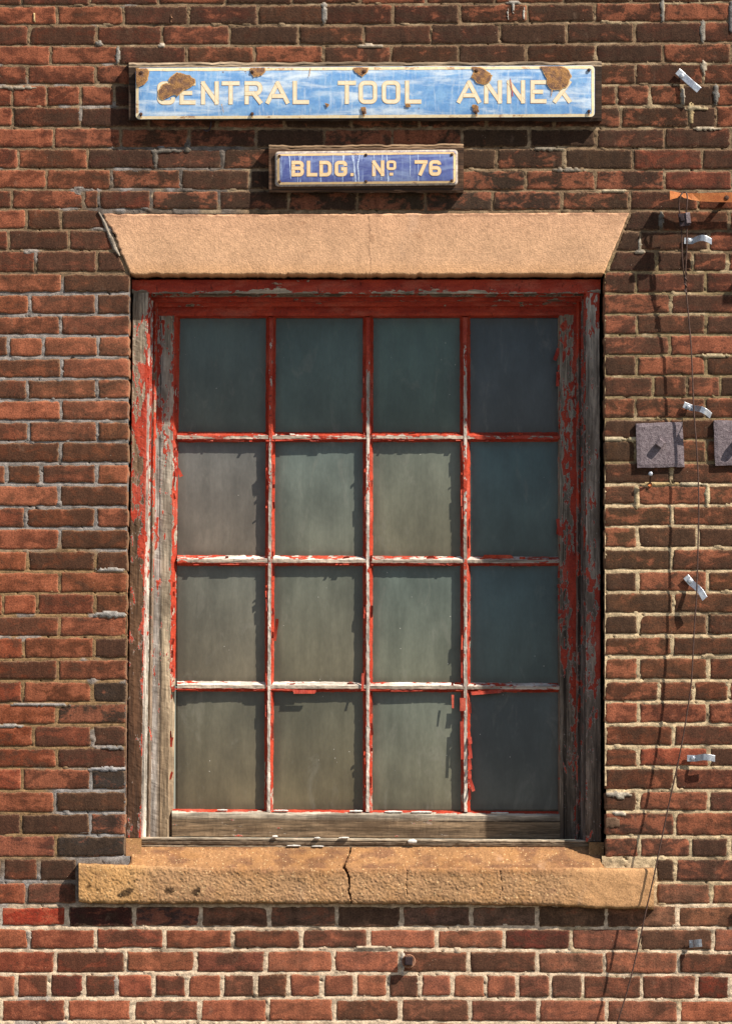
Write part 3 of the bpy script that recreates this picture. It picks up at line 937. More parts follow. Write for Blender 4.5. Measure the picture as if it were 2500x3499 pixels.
    V = V.reshape(-1, 3); T = np.vstack(tints) / K; G = np.concatenate(grits)
    F = grid_faces(nr, nc).tolist()
    # end caps
    for c0, fl in ((0, False), (nc - 1, True)):
        idx = [r * nc + c0 for r in range(nr)]
        ex = len(V)
        cpt = np.array([V[idx[-1]]]); V = np.vstack([V, cpt]); T = np.vstack([T, T[idx[-4]][None]]); G = np.append(G, 0.3)
        for i in range(nr - 1):
            F.append([idx[i], idx[i + 1], ex] if fl else [idx[i + 1], idx[i], ex])
    # small raised seats that carry the jamb feet at both sides
    n0 = len(V)
    for (a, b2, ya, yb2) in ((431, 484, 2864, 2926), (2010, 2062, 2878, 2938)):
        for (qx, qy, qd) in ((a, ya, 0.05), (b2, ya, 0.05), (b2, yb2, 0.028), (a, yb2, 0.028), (a, ya, 0.12), (b2, ya, 0.12), (b2, yb2, 0.12), (a, yb2, 0.12)):
            V = np.vstack([V, P(qx, qy, qd)[None]]); T = np.vstack([T, (lin((150, 112, 74)) / K)[None]]); G = np.append(G, 0.7)
        F += [[n0 + 0, n0 + 3, n0 + 2, n0 + 1], [n0 + 0, n0 + 1, n0 + 5, n0 + 4], [n0 + 0, n0 + 4, n0 + 7, n0 + 3], [n0 + 1, n0 + 2, n0 + 6, n0 + 5]]
        n0 = len(V)
    o = mesh_obj('stone_sill', V, F, M['stone'], None, {'tint': T, 'grit': G}, True)
    tag(o, 'cracked ochre sandstone sill with coarse pebbly face below the window', 'sill')
    try:
        o.data.set_sharp_from_angle(angle=math.radians(38))
    except Exception:
        pass


stone_sill()

# ------------------------------------------------------------------ window
win = thing('sash_window', 'tall sixteen pane wooden window with peeling red paint in the brick wall', 'window', tuple(P(1250, 2892, 0.15)))
F_CASE, F_STOP, F_SASH, F_MUN, F_GLASS = 0.062, 0.115, 0.208, 0.2125, 0.2335


def member(name, line, prof, mat, parent, paint, wood, axis, seg=7.0, jit=1.0, seed=0):
    """line = ((a0,b0,s0),(a1,b1,s1)): the two edges a,b across the member at positions s0,s1 along it (px).
    prof = [(t across 0..1, depth m)].  axis 'v' upright / 'h' level."""
    (a0, b0, s0), (a1, b1, s1) = line
    n = max(3, int(abs(s1 - s0) / seg))
    S = np.linspace(s0, s1, n)
    f = (S - s0) / (s1 - s0)
    A = a0 + (a1 - a0) * f; B = b0 + (b1 - b0) * f
    m = len(prof)
    V, PA, WO = [], [], []
    for k, (t, d) in enumerate(prof):
        c = A + (B - A) * t
        j1 = (fbm(S / 16 + seed, S * 0 + k * 1.7, seed + 5, 3) - 0.5) * 3.2 * jit
        j2 = (fbm(S / 13 + seed, S * 0 + k * 2.3, seed + 8, 3) - 0.5) * 0.0026 * jit
        if k in (0, m - 1): j1 = j1 * 0; j2 = j2 * 0
        c = c + j1
        x, y = (c, S) if axis == 'v' else (S, c)
        V.append(P(x, y, np.full_like(S, d) + j2))
        PA.append(paint(x, y, np.full_like(S, t), k) + 0 * S)
        WO.append(np.broadcast_to(wood(x, y, np.full_like(S, t), k), (n, 3)))
    V = np.stack(V, 1); PA = np.stack(PA, 1); WO = np.stack(WO, 1)
    V = V.reshape(-1, 3)
    F = grid_faces(n, m, flip=(axis == 'h')).tolist()
    F.append(list(range(m))); F.append([(n - 1) * m + i for i in range(m)][::-1])
    return mesh_obj(name, V, F, mat, parent, {'paint': PA.ravel(), 'wood': WO.reshape(-1, 3) / K})


def rect(front, back, k=5):
    return [(0, back), (0, front + 0.0015), (0.04, front)] + [(i / k, front) for i in range(1, k)] + [(0.96, front), (1, front + 0.0015), (1, back)]


def cmix(y, ys, cols):
    y = np.asarray(y, float)
    return np.stack([np.interp(y, ys, [lin(c)[k] for c in cols]) for k in range(3)], -1)


frame = bpy.data.objects.new('window_frame', None); link(frame, win, tuple(P(1250, 2892, 0.12)))
sash = bpy.data.objects.new('sash', None); link(sash, win, tuple(P(1250, 2860, 0.21)))
WH = M['wood_h']; WV = M['wood_v']
# head casing, inner head stop
member('head_casing', ((956, 1003, 452), (955, 1003, 2050)), rect(F_CASE, 0.2), WH, frame,
       lambda x, y, t, k: 0.84 + 0.12 * np.sin(x / 90.0) - 0.5 * smooth(0.68, 0.9, t), lambda x, y, t, k: lin((168, 156, 138)), 'h', seed=3)
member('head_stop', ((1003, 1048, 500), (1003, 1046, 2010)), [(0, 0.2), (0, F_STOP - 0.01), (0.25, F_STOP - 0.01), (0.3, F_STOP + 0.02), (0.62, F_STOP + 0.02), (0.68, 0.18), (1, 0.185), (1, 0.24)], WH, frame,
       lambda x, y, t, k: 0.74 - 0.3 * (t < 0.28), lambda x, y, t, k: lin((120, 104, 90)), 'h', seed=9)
# left casing
member('jamb_casing', ((455, 508, 1000), (434, 482, 2862)), rect(F_CASE, 0.2), WV, frame,
       lambda x, y, t, k: np.interp(y, [1000, 1100, 1200, 1320, 1500, 1800, 1950, 2200, 2500, 2740, 2800, 2860], [.2, .28, .36, .48, .52, .48, .34, .26, .18, .14, .34, .36]) + 0.24 * smooth(0.7, 1.0, t),
       lambda x, y, t, k: cmix(y, [1000, 1180, 1500, 1900, 2500], [(172, 162, 146), (160, 146, 126), (132, 106, 82), (104, 78, 56), (98, 68, 48)]), 'v', seed=14).__setitem__('label', 'brown weathered left casing')
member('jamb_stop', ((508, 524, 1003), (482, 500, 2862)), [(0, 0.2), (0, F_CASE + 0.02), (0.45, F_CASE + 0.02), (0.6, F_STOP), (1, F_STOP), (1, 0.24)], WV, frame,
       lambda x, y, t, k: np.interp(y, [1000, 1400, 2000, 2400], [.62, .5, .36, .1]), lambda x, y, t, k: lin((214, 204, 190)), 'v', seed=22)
member('jamb_bead', ((524, 540, 1020), (500, 514, 2862)), [(0, 0.24), (0, 0.16), (0.5, 0.155), (1, 0.165), (1, 0.24)], WV, frame,
       lambda x, y, t, k: np.interp(y, [1000, 1400, 2000, 2400], [.7, .5, .42, .25]), lambda x, y, t, k: lin((140, 120, 102)), 'v', seed=27)
# right casing and stops
member('jamb_casing', ((2000, 2046, 1000), (1999, 2052, 2876)), rect(F_CASE, 0.2), WV, frame,
       lambda x, y, t, k: np.interp(y, [1000, 1080, 1200, 1500, 1900, 2000, 2300, 2500, 2700, 2870], [.36, .38, .28, .28, .36, .42, .48, .32, .22, .36]) + 0.24 * smooth(0.62, 1.0, t) * smooth(1200, 1050, y) + 0.3 * smooth(0.6, 0.9, t) * smooth(2000, 2040, y) * smooth(2350, 2250, y),
       lambda x, y, t, k: cmix(y, [1000, 1300, 2000, 2800], [(190, 180, 166), (150, 136, 122), (154, 138, 124), (124, 104, 88)]), 'v', seed=31)
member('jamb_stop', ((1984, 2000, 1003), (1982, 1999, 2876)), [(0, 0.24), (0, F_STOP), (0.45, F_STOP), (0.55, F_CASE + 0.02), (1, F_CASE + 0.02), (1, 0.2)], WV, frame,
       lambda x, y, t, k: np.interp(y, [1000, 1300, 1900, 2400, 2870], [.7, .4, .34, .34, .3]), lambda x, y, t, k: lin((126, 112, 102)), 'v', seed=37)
member('jamb_bead', ((1968, 1984, 1020), (1966, 1982, 2876)), [(0, 0.24), (0, 0.165), (0.5, 0.155), (1, 0.16), (1, 0.24)], WV, frame,
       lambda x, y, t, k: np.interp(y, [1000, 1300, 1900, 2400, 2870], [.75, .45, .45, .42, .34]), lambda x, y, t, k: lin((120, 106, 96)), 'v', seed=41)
# wooden sub-sill
member('sub_sill', ((2860, 2892, 482), (2870, 2900, 2012)), [(0, 0.24), (0, 0.20), (0.0, 0.074), (0.1, 0.07), (0.28, 0.069), (0.36, 0.073), (0.44, 0.069), (0.7, 0.071), (0.8, 0.074), (1, 0.072), (1, 0.24)], WH, frame,
       lambda x, y, t, k: 0.04 + 0.0 * x, lambda x, y, t, k: lin((176, 160, 138)) if k < 4 else lin((138, 118, 96)), 'h', seed=44)
# back lining that closes the gap behind the casings
v, f = merge([slab(float(P(420, 1800)[0]), float(P(500, 1800)[0]), zo[0] - .02, zo[1] + .05, 0.201, 0.26), slab(float(P(2000, 1800)[0]), float(P(2085, 1800)[0]), zo[0] - .02, zo[1] + .05, 0.201, 0.26),
              slab(float(P(500, 1800)[0]), float(P(2000, 1800)[0]), float(P(1250, 1046)[2]), zo[1] + .05, 0.241, 0.26)])
mesh_obj('lining', v, f, M['board'], frame)

# sash: stiles, rails, muntins
member('stile', ((538, 616, 1046), (512, 592, 2860)), [(0, 0.24), (0, F_SASH + 0.001), (0.03, F_SASH), (0.2, F_SASH), (0.4, F_SASH), (0.6, F_SASH), (0.74, F_SASH), (0.79, F_SASH + 0.001), (1.0, F_GLASS), (1, 0.24)], WV, sash,
       lambda x, y, t, k: np.interp(y, [1040, 1150, 1300, 1450, 1600, 1800, 2100, 2350, 2550, 2860], [.56, .44, .4, .46, .38, .28, .32, .3, .1, .04]) + 0.4 * smooth(0.74, 0.8, t) * smooth(2400, 2250, y) + 0.22 * smooth(0.3, 0.0, t) * smooth(1500, 1300, y) - 0.2 * smooth(.3, .45, t) * smooth(.7, .55, t) * smooth(1350, 1200, y),
       lambda x, y, t, k: (lin((176, 168, 160)) * smooth(0.32, 0.2, t)[:, None] + cmix(y, [1040, 1300, 1700, 2200, 2600], [(138, 130, 112), (176, 168, 154), (170, 160, 144), (176, 158, 132), (158, 136, 110)]) * (1 - smooth(0.32, 0.2, t)[:, None])), 'v', seed=51)
member('stile', ((1904, 1970, 1046), (1905, 1968, 2868)), [(0, 0.24), (0, F_GLASS), (0.1, F_SASH + 0.001), (0.14, F_SASH), (0.35, F_SASH), (0.55, F_SASH), (0.75, F_SASH), (0.97, F_SASH), (1, F_SASH + 0.001), (1, 0.24)], WV, sash,
       lambda x, y, t, k: np.interp(y, [1040, 1150, 1400, 1700, 1850, 2050, 2250, 2400, 2600, 2860], [.5, .42, .44, .4, .5, .6, .44, .3, .24, .12]) + 0.3 * smooth(0.65, 0.9, t) - 0.12 * smooth(.3, .12, t),
       lambda x, y, t, k: cmix(y, [1040, 1500, 2200, 2860], [(160, 150, 134), (150, 140, 124), (140, 126, 110), (130, 112, 96)]), 'v', seed=57)
member('top_rail', ((1046, 1088, 536), (1044, 1086, 1972)), [(0, 0.24), (0, F_SASH - 0.002), (0.3, F_SASH - 0.002), (0.6, F_SASH - 0.002), (0.8, F_SASH), (1, F_GLASS), (1, 0.24)], WH, sash,
       lambda x, y, t, k: 1.0 + 0 * x, lambda x, y, t, k: lin((140, 124, 108)), 'h', seed=61)
member('bottom_rail', ((2764, 2859, 588), (2772, 2868, 1912)), [(0, 0.24), (0, F_GLASS), (0.13, F_SASH + 0.001), (0.17, F_SASH - 0.002), (0.4, F_SASH - 0.001), (0.6, F_SASH - 0.002), (0.8, F_SASH - 0.001), (0.97, F_SASH - 0.002), (1, F_SASH), (1, 0.24)], WH, sash,
       lambda x, y, t, k: (1.2 if k < 2 else 0.14) + 0 * x, lambda x, y, t, k: lin((190, 178, 160)) if k < 4 else lin((128, 106, 82)), 'h', seed=66)

VM = [((909, 943), (903, 933)), ((1239, 1275), (1240, 1272)), ((1570, 1606), (1574, 1606))]
HM = [((1476, 1511), (1477, 1510)), ((1897, 1934), (1902, 1934)), ((2327, 2363), (2334, 2366))]


def muntin_prof(mid=0.5):
    return [(0, 0.24), (0, F_GLASS), (0.31, F_MUN + 0.001), (0.36, F_MUN), (0.64, F_MUN), (0.69, F_MUN + 0.001), (1, F_GLASS), (1, 0.24)]


for i, ((a0, b0), (a1, b1)) in enumerate(VM):
    member('muntin', ((a0, b0, 1084), (a1, b1, 2774)), muntin_prof(), WV, sash,
           lambda x, y, t, k, i=i: np.where((k in (3, 4)) , np.interp(y, [1084, 1300, 1440, 1700, 2300, 2774], [.8, .54 - .08 * i, .5, .36, .28, .12]), np.interp(y, [1084, 2300, 2774], [1.05, .78, .62])),
           lambda x, y, t, k: lin((206, 194, 180)) if k in (3, 4) else lin((196, 182, 164)), 'v', seg=5, jit=1.25, seed=70 + i * 3)
for i, ((a0, b0), (a1, b1)) in enumerate(HM):
    pr = [(t, d + (0.0009 if d < 0.23 else 0)) for t, d in muntin_prof()]
    pr = [(0, 0.24), (0, F_GLASS), (0.34, F_MUN + 0.002), (0.38, F_MUN + 0.0012), (0.66, F_MUN + 0.0012), (0.72, F_MUN + 0.002), (1, F_GLASS), (1, 0.24)]
    member('muntin', ((a0, b0, 606), (a1, b1, 1912)), pr, WH, sash,
           lambda x, y, t, k, i=i: np.where(t > 0.7, 0.95, np.where(t < 0.01, [0.85, 0.55, 0.45][i], np.where(t < 0.35, [0.62, 0.34, 0.24][i] + 0.25 * smooth(1590, 1640, x), [0.42, 0.2, 0.12][i] + 0.18 * smooth(1590, 1640, x)))),
           lambda x, y, t, k: lin((222, 208, 194)) if k < 3 else lin((186, 170, 152)), 'h', seg=5, jit=1.35, seed=90 + i * 3)

PC = [[(86, 100, 96), (86, 104, 100), (86, 106, 100), (76, 84, 90)],  # shade put into the tints: top row and right column darker, bluer
      [(116, 110, 104), (106, 112, 104), (112, 112, 98), (80, 100, 100)],
      [(112, 108, 96), (108, 106, 92), (104, 110, 100), (80, 98, 98)],
      [(112, 104, 86), (110, 103, 84), (110, 110, 96), (84, 88, 86)]]
colx = [(600, 922), (924, 1256), (1258, 1588), (1590, 1914)]
rowy = [(1078, 1492), (1494, 1914), (1916, 2346), (2348, 2776)]
for r in range(4):
    for c in range(4):
        (xa, xb), (ya, yb) = colx[c], rowy[r]
        n = 17
        gl = np.array([0, .03, .055, .085, .12, .18, .26, .38, .5, .62, .74, .82, .88, .915, .945, .97, 1])
        U, V = np.meshgrid(gl, gl)
        X = xa + (xb - xa) * U; Y = ya + (yb - ya) * V
        tl = (random.uniform(-.0012, .0012), random.uniform(-.0012, .0012))
        D = F_GLASS + 0.0012 + tl[0] * (U - .5) + tl[1] * (V - .5) + 0.0008 * np.sin(U * 2.1 + r) * np.sin(V * 2.6 + c)
        pts = P(X.ravel(), Y.ravel(), D.ravel())
        ring = list(range(n)) + [i * n + n - 1 for i in range(1, n)] + list(range(n * n - 2, (n - 1) * n - 1, -1)) + [i * n for i in range(n - 2, 0, -1)]
        bk = pts[ring].copy(); bk[:, 1] += 0.004
        F = grid_faces(n, n).tolist(); b0 = n * n; m = len(ring)
        F += [[ring[i], ring[(i + 1) % m], b0 + (i + 1) % m, b0 + i] for i in range(m)]
        F.append([b0 + i for i in range(m)])
        # tint turns browner towards the foot of a pane
        base = lin(PC[r][c]); low = lin(np.array(PC[r][c]) + np.array([6, 0, -8])); up = lin(np.array(PC[r][c]) + np.array([-5, 2, 5]))
        tt = V.ravel()[:, None]
        T = up * (1 - tt) + low * tt
        ed = np.minimum(np.minimum(X - xa, xb - X), np.minimum(Y - ya, yb - Y)).ravel() - 18
        gr = (smooth(26, 2, ed) * (0.25 + 0.75 * fbm(X.ravel() / 40, Y.ravel() / 40, r * 4 + c, 3)))[:, None] * 0.6
        T = T * (1 - gr) + lin((70, 60, 46)) * gr
        T = np.vstack([T, np.tile(base, (m, 1))])
        mesh_obj('pane', np.vstack([pts, bk]), F, M['pane'], sash, {'tint': T * 0.86 / K}, True)

# peeling flakes along the muntins: many small chips, and the few large curls
fv, ff, fp = [], [], []


def flake(px, py, ln, wd, ang, d0, lift, curl, out=None):
    """a curled chip of paint: rooted at px,py, running ln px along ang, wd px wide, lifting off the surface"""
    n = 4
    ca, sa = math.cos(ang), math.sin(ang)
    vs = []
    for i in range(n + 1):
        t = i / n
        for s in (-0.5, 0.5):
            w = wd * s * (1 - 0.25 * t * random.random())
            x = px + ca * ln * t - sa * w + random.uniform(-.6, .6); y = py + sa * ln * t + ca * w + random.uniform(-.6, .6)
            vs.append(P(x, y, d0 - lift * (t ** curl)))
    fs = [[2 * i, 2 * i + 2, 2 * i + 3, 2 * i + 1] for i in range(n)]
    return np.array(vs), fs


def add_flake(*a):
    v, f = flake(*a)
    o = sum(len(q) for q in fv)
    fv.append(v); ff.extend([[i + o for i in q] for q in f])


for i, ((a0, b0), (a1, b1)) in enumerate(VM):
    for _ in range(26):
        y = random.uniform(1250, 2760); f = (y - 1084) / 1690
        a = a0 + (a1 - a0) * f; b = b0 + (b1 - b0) * f
        if random.random() < 0.5:
            add_flake(a + random.uniform(6, 11), y, random.uniform(2, 6), random.choice([8, 14, 24, 44, 60]), math.pi + random.uniform(-.08, .08), F_MUN + 0.003, random.uniform(0, .006), 1.5)
        else:
            add_flake(b - random.uniform(6, 11), y, random.uniform(3, 9), random.choice([8, 14, 24, 44, 60]), random.uniform(-.08, .08), F_MUN + 0.003, random.uniform(0, .006), 1.5)
for i, ((a0, b0), (a1, b1)) in enumerate(HM):
    for _ in range(30):
        x = random.uniform(620, 1890); f = (x - 606) / 1306
        b = b0 + (b1 - b0) * f; a = a0 + (a1 - a0) * f
        if random.random() < 0.72:
            add_flake(x, b - random.uniform(7, 12), random.uniform(2, 7), random.choice([10, 20, 40, 70, 100]), math.pi / 2 + random.uniform(-.04, .04), F_MUN + 0.004, random.uniform(-.002, .006), 1.5)
        else:
            add_flake(x, a + random.uniform(7, 11), random.uniform(4, 10), random.uniform(6, 26), -math.pi / 2 + random.uniform(-.3, .3), F_MUN + 0.004, random.uniform(0, .006), 1.6)
for _ in range(18):
    y = random.uniform(1150, 2740); f = (y - 1046) / 1814
    add_flake(600 - 24 * f + random.uniform(-2, 4), y, random.uniform(5, 12), random.uniform(8, 30), random.uniform(-.3, .3), F_SASH + .004, random.uniform(0, .005), 1.5)
for _ in range(22):
    y = random.uniform(1120, 2760)
    add_flake(1914 + random.uniform(-4, 6), y, random.uniform(5, 12), random.uniform(8, 30), math.pi + random.uniform(-.3, .3), F_SASH + .002, random.uniform(0, .005), 1.5)
allv = np.vstack(fv)
fo = mesh_obj('paint_chips', allv, ff, WV, sash, {'paint': np.full(len(allv), 1.1), 'wood': np.tile(lin((200, 190, 176)) / K, (len(allv), 1))}, True)
fo['kind'] = 'stuff'
BIG = [(1603, 2518, 24, 14, 1.45, .012, 1.2), (1602, 2542, 50, 13, 1.46, .010, 2.2), (1602, 2594, 36, 12, 1.44, .009, 2.0), (1603, 2634, 26, 12, 1.5, .007, 2.0), (1603, 2660, 46, 13, 1.25, .016, 2.4),
       (1907, 1772, 58, 18, 1.42, .010, 1.5), (938, 2190, 76, 12, -1.45, .016, 2.0), (1577, 2465, 130, 12, 1.55, .004, 1.0), (1580, 2385, 44, 20, 1.57, .003, 1.0), (606, 1600, 32, 14, 1.1, .012, 2.0),
       (1546, 2374, 46, 8, 1.57, .004, 1.0), (1915, 2060, 36, 16, 1.6, .006, 1.4), (1660, 2360, 12, 110, 1.5, .004, 1.2), (1700, 1908, -12, 110, 1.57, .006, 1.0), (1040, 2358, 12, 80, 1.57, .004, 1.0),
       (1240, 2300, 60, 10, 1.6, .008, 1.6), (1240, 1360, 50, 10, 1.6, .008, 1.6), (1908, 1190, 44, 14, 1.9, .01, 1.5), (1905, 1270, 50, 12, 1.6, .008, 1.5)]
for (x, y, ln, wd, an, lf, cu) in BIG:
    v, f = flake(x, y, ln, wd, an, F_MUN - .001, lf, cu)
    mesh_obj('paint_flake', v, f, WV, sash, {'paint': np.full(len(v), 1.2), 'wood': np.tile(lin((200, 190, 176)) / K, (len(v), 1))}, True)

# scraps of white putty left along the bottom rail and the sub-sill
for (x, y, ln, hh, d) in [(1216, 2772, 44, 9, 0.212), (1344, 2774, 60, 8, 0.212), (1440, 2775, 70, 8, 0.212), (1706, 2778, 60, 7, 0.212), (760, 2768, 36, 6, 0.212), (960, 2770, 50, 7, 0.212),
                          (940, 2859, 18, 12, 0.064), (1084, 2864, 20, 9, 0.064), (1175, 2863, 34, 8, 0.064), (1004, 2890, 46, 7, 0.066), (1086, 2892, 40, 6, 0.066), (1408, 2876, 30, 18, 0.064)]:
    n = 8
    V, F = [], []
    for i in range(n + 1):
        t = i / n
        w = hh / 2 * (0.55 + 0.45 * math.sin(math.pi * t)) * random.uniform(0.75, 1.15)
        xx = x + ln * (t - 0.5)
        V += [P(xx, y + w, d + 0.004), P(xx, y + w * 0.5, d - 0.003 * random.uniform(.6, 1.2)), P(xx, y - w * 0.5, d - 0.003 * random.uniform(.6, 1.2)), P(xx, y - w, d + 0.005)]
    mesh_obj('putty_scrap', V, grid_faces(n + 1, 4), M['putty'], sash, None, False)

# ------------------------------------------------------------------ signs
def rounded_rect(x0, x1, y0l, y0r, y1l, y1r, rad, n=6):
    pts = []
    for (cx, cy, a0) in ((x1 - rad, 'tr', -90), (x1 - rad, 'br', 0), (x0 + rad, 'bl', 90), (x0 + rad, 'tl', 180)):
        cyv = {'tr': y0r + rad, 'br': y1r - rad, 'bl': y1l - rad, 'tl': y0l + rad}[cy]
        for k in range(n + 1):
            a = math.radians(a0 + 90 * k / n)
            pts.append((cx + rad * math.cos(a), cyv + rad * math.sin(a)))
    return pts


def densify(poly, step=10):
    out = []
    for i in range(len(poly)):
        a, b = poly[i], poly[(i + 1) % len(poly)]
        k = max(1, int(math.hypot(b[0] - a[0], b[1] - a[1]) / step))
        for j in range(k):
            out.append((a[0] + (b[0] - a[0]) * j / k, a[1] + (b[1] - a[1]) * j / k))
    return out


class Sign:
    """surface of a gently pillowed enamel plate"""
    def __init__(s, x0, x1, y0l, y0r, y1l, y1r, front, dome):
        s.__dict__.update(locals())

    def depth(s, x, y, lift=0.0):
        f = (x - s.x0) / (s.x1 - s.x0)
        top = s.y0l + (s.y0r - s.y0l) * f; bot = s.y1l + (s.y1r - s.y1l) * f
        v = np.clip(2 * (y - top) / (bot - top) - 1, -1, 1); u = np.clip(2 * f - 1, -1, 1)
        return s.front - s.dome * (1 - np.abs(v) ** 3) * (1 - np.abs(u) ** 40) - lift


def plate_mesh(name, sg, rad, mat, parent, rings=10):
    out = np.array(densify(rounded_rect(sg.x0, sg.x1, sg.y0l, sg.y0r, sg.y1l, sg.y1r, rad), 14))
    cy = (sg.y0l + sg.y1l + sg.y0r + sg.y1r) / 4
    V, F = [], []
    n = len(out)
    spine = out.copy(); spine[:, 1] = cy
    hh = (sg.y1l - sg.y0l) / 2
    spine[:, 0] = np.clip(out[:, 0], sg.x0 + hh * 0.9, sg.x1 - hh * 0.9)
    for k in range(rings + 1):
        t = k / rings
        q = out * (1 - t) + spine * t
        V.append(P(q[:, 0], q[:, 1], sg.depth(q[:, 0], q[:, 1])))
    V.append(P(out[:, 0], out[:, 1], np.full(n, sg.front + 0.003)))
    for k in range(rings):
        for i in range(n):
            j = (i + 1) % n
            F.append([k * n + i, k * n + j, (k + 1) * n + j, (k + 1) * n + i])
    b = (rings + 1) * n
    for i in range(n):
        j = (i + 1) % n
        F.append([b + i, b + j, j, i])
    return mesh_obj(name, np.vstack(V), F, mat, parent, None, True)


def border_mesh(name, sg, inset, width, rad, lift, mat, parent):
    o_ = np.array(densify(rounded_rect(sg.x0 + inset, sg.x1 - inset, sg.y0l + inset, sg.y0r + inset, sg.y1l - inset, sg.y1r - inset, rad), 12))
    i2 = inset + width
    c = o_.mean(0)
    # inner outline: offset of the same points
    d = np.roll(o_, -1, 0) - np.roll(o_, 1, 0); d /= np.linalg.norm(d, axis=1)[:, None]
    nrm = np.stack([-d[:, 1], d[:, 0]], 1)
    if ((c - o_) * nrm).sum() < 0: nrm = -nrm
    nz = (fbm(np.arange(len(o_)) / 2.0, np.zeros(len(o_)), 5, 2) - 0.5) * 2.0
    inn = o_ + nrm * (width + nz)[:, None]
    n = len(o_)
    V = np.vstack([P(o_[:, 0], o_[:, 1], sg.depth(o_[:, 0], o_[:, 1], lift)), P(inn[:, 0], inn[:, 1], sg.depth(inn[:, 0], inn[:, 1], lift))])
    F = [[i, (i + 1) % n, n + (i + 1) % n, n + i] for i in range(n)]
    return mesh_obj(name, V, F, mat, parent)


def arc(cx, cy, rx, ry, a0, a1, n=8):
    return [(cx + rx * math.cos(math.radians(a0 + (a1 - a0) * i / n)), cy + ry * math.sin(math.radians(a0 + (a1 - a0) * i / n))) for i in range(n + 1)]


def glyph(ch):
    """strokes in a unit box (x right, y down) as centre lines; rounded block capitals"""
    r = 0.3
    if ch == 'C': return [[(1, .26)] + arc(1 - r, .2, r, .2, 0, -90)[1:] + arc(r, .2, r, .2, -90, -180) + arc(r, .8, r, .2, 180, 90) + arc(1 - r, .8, r, .2, 90, 0) + [(1, .74)]]
    if ch == 'G': return [[(1, .26)] + arc(1 - r, .2, r, .2, 0, -90)[1:] + arc(r, .2, r, .2, -90, -180) + arc(r, .8, r, .2, 180, 90) + arc(1 - r, .8, r, .2, 90, 0) + [(1, .52), (.55, .52)]]
    if ch == 'E': return [[(1, 0), (0, 0), (0, 1), (1, 1)], [(0, .5), (.9, .5)]]
    if ch == 'N': return [[(0, 1), (0, 0)], [(0, 0), (1, 1)], [(1, 1), (1, 0)]]
    if ch == 'T': return [[(0, 0), (1, 0)], [(.5, 0), (.5, 1)]]
    if ch == 'R': return [[(0, 1), (0, 0)], [(0, 0), (.65, 0)] + arc(.68, .27, .32, .27, -90, 90)[1:] + [(0, .54)], [(.5, .54), (1, 1)]]
    if ch == 'A': return [[(0, 1), (.5, 0)], [(.5, 0), (1, 1)], [(.2, .68), (.8, .68)]]
    if ch == 'L': return [[(0, 0), (0, 1), (1, 1)]]
    if ch in 'Oo0': return [arc(1 - r, .2, r, .2, -90, 0) + arc(1 - r, .8, r, .2, 0, 90) + arc(r, .8, r, .2, 90, 180) + arc(r, .2, r, .2, 180, 270) + [(1 - r, 0)]]
    if ch == 'X': return [[(0, 0), (1, 1)], [(1, 0), (0, 1)]]
    if ch == 'B': return [[(0, 0), (.62, 0)] + arc(.68, .235, .3, .235, -90, 90)[1:] + [(0, .47)], [(.1, .47), (.66, .47)] + arc(.7, .735, .3, .265, -90, 90)[1:] + [(0, 1)], [(0, 1), (0, 0)]]
    if ch == 'D': return [[(0, 0), (.55, 0)] + arc(.6, .3, .4, .3, -90, 0)[1:] + arc(.6, .7, .4, .3, 0, 90) + [(0, 1)], [(0, 1), (0, 0)]]
    if ch == '7': return [[(0, 0), (1, 0)], [(1, 0), (.42, 1)]]
    if ch == '6': return [[(.98, .2)] + arc(.7, .2, .28, .2, 0, -90)[1:] + arc(.3, .2, .3, .2, -90, -180) + arc(.3, .8, .3, .2, 180, 90) + arc(.7, .74, .3, .26, 90, -90) + [(.04, .48)]]
    if ch == '.': return [[(0, .5), (1, .5)]]


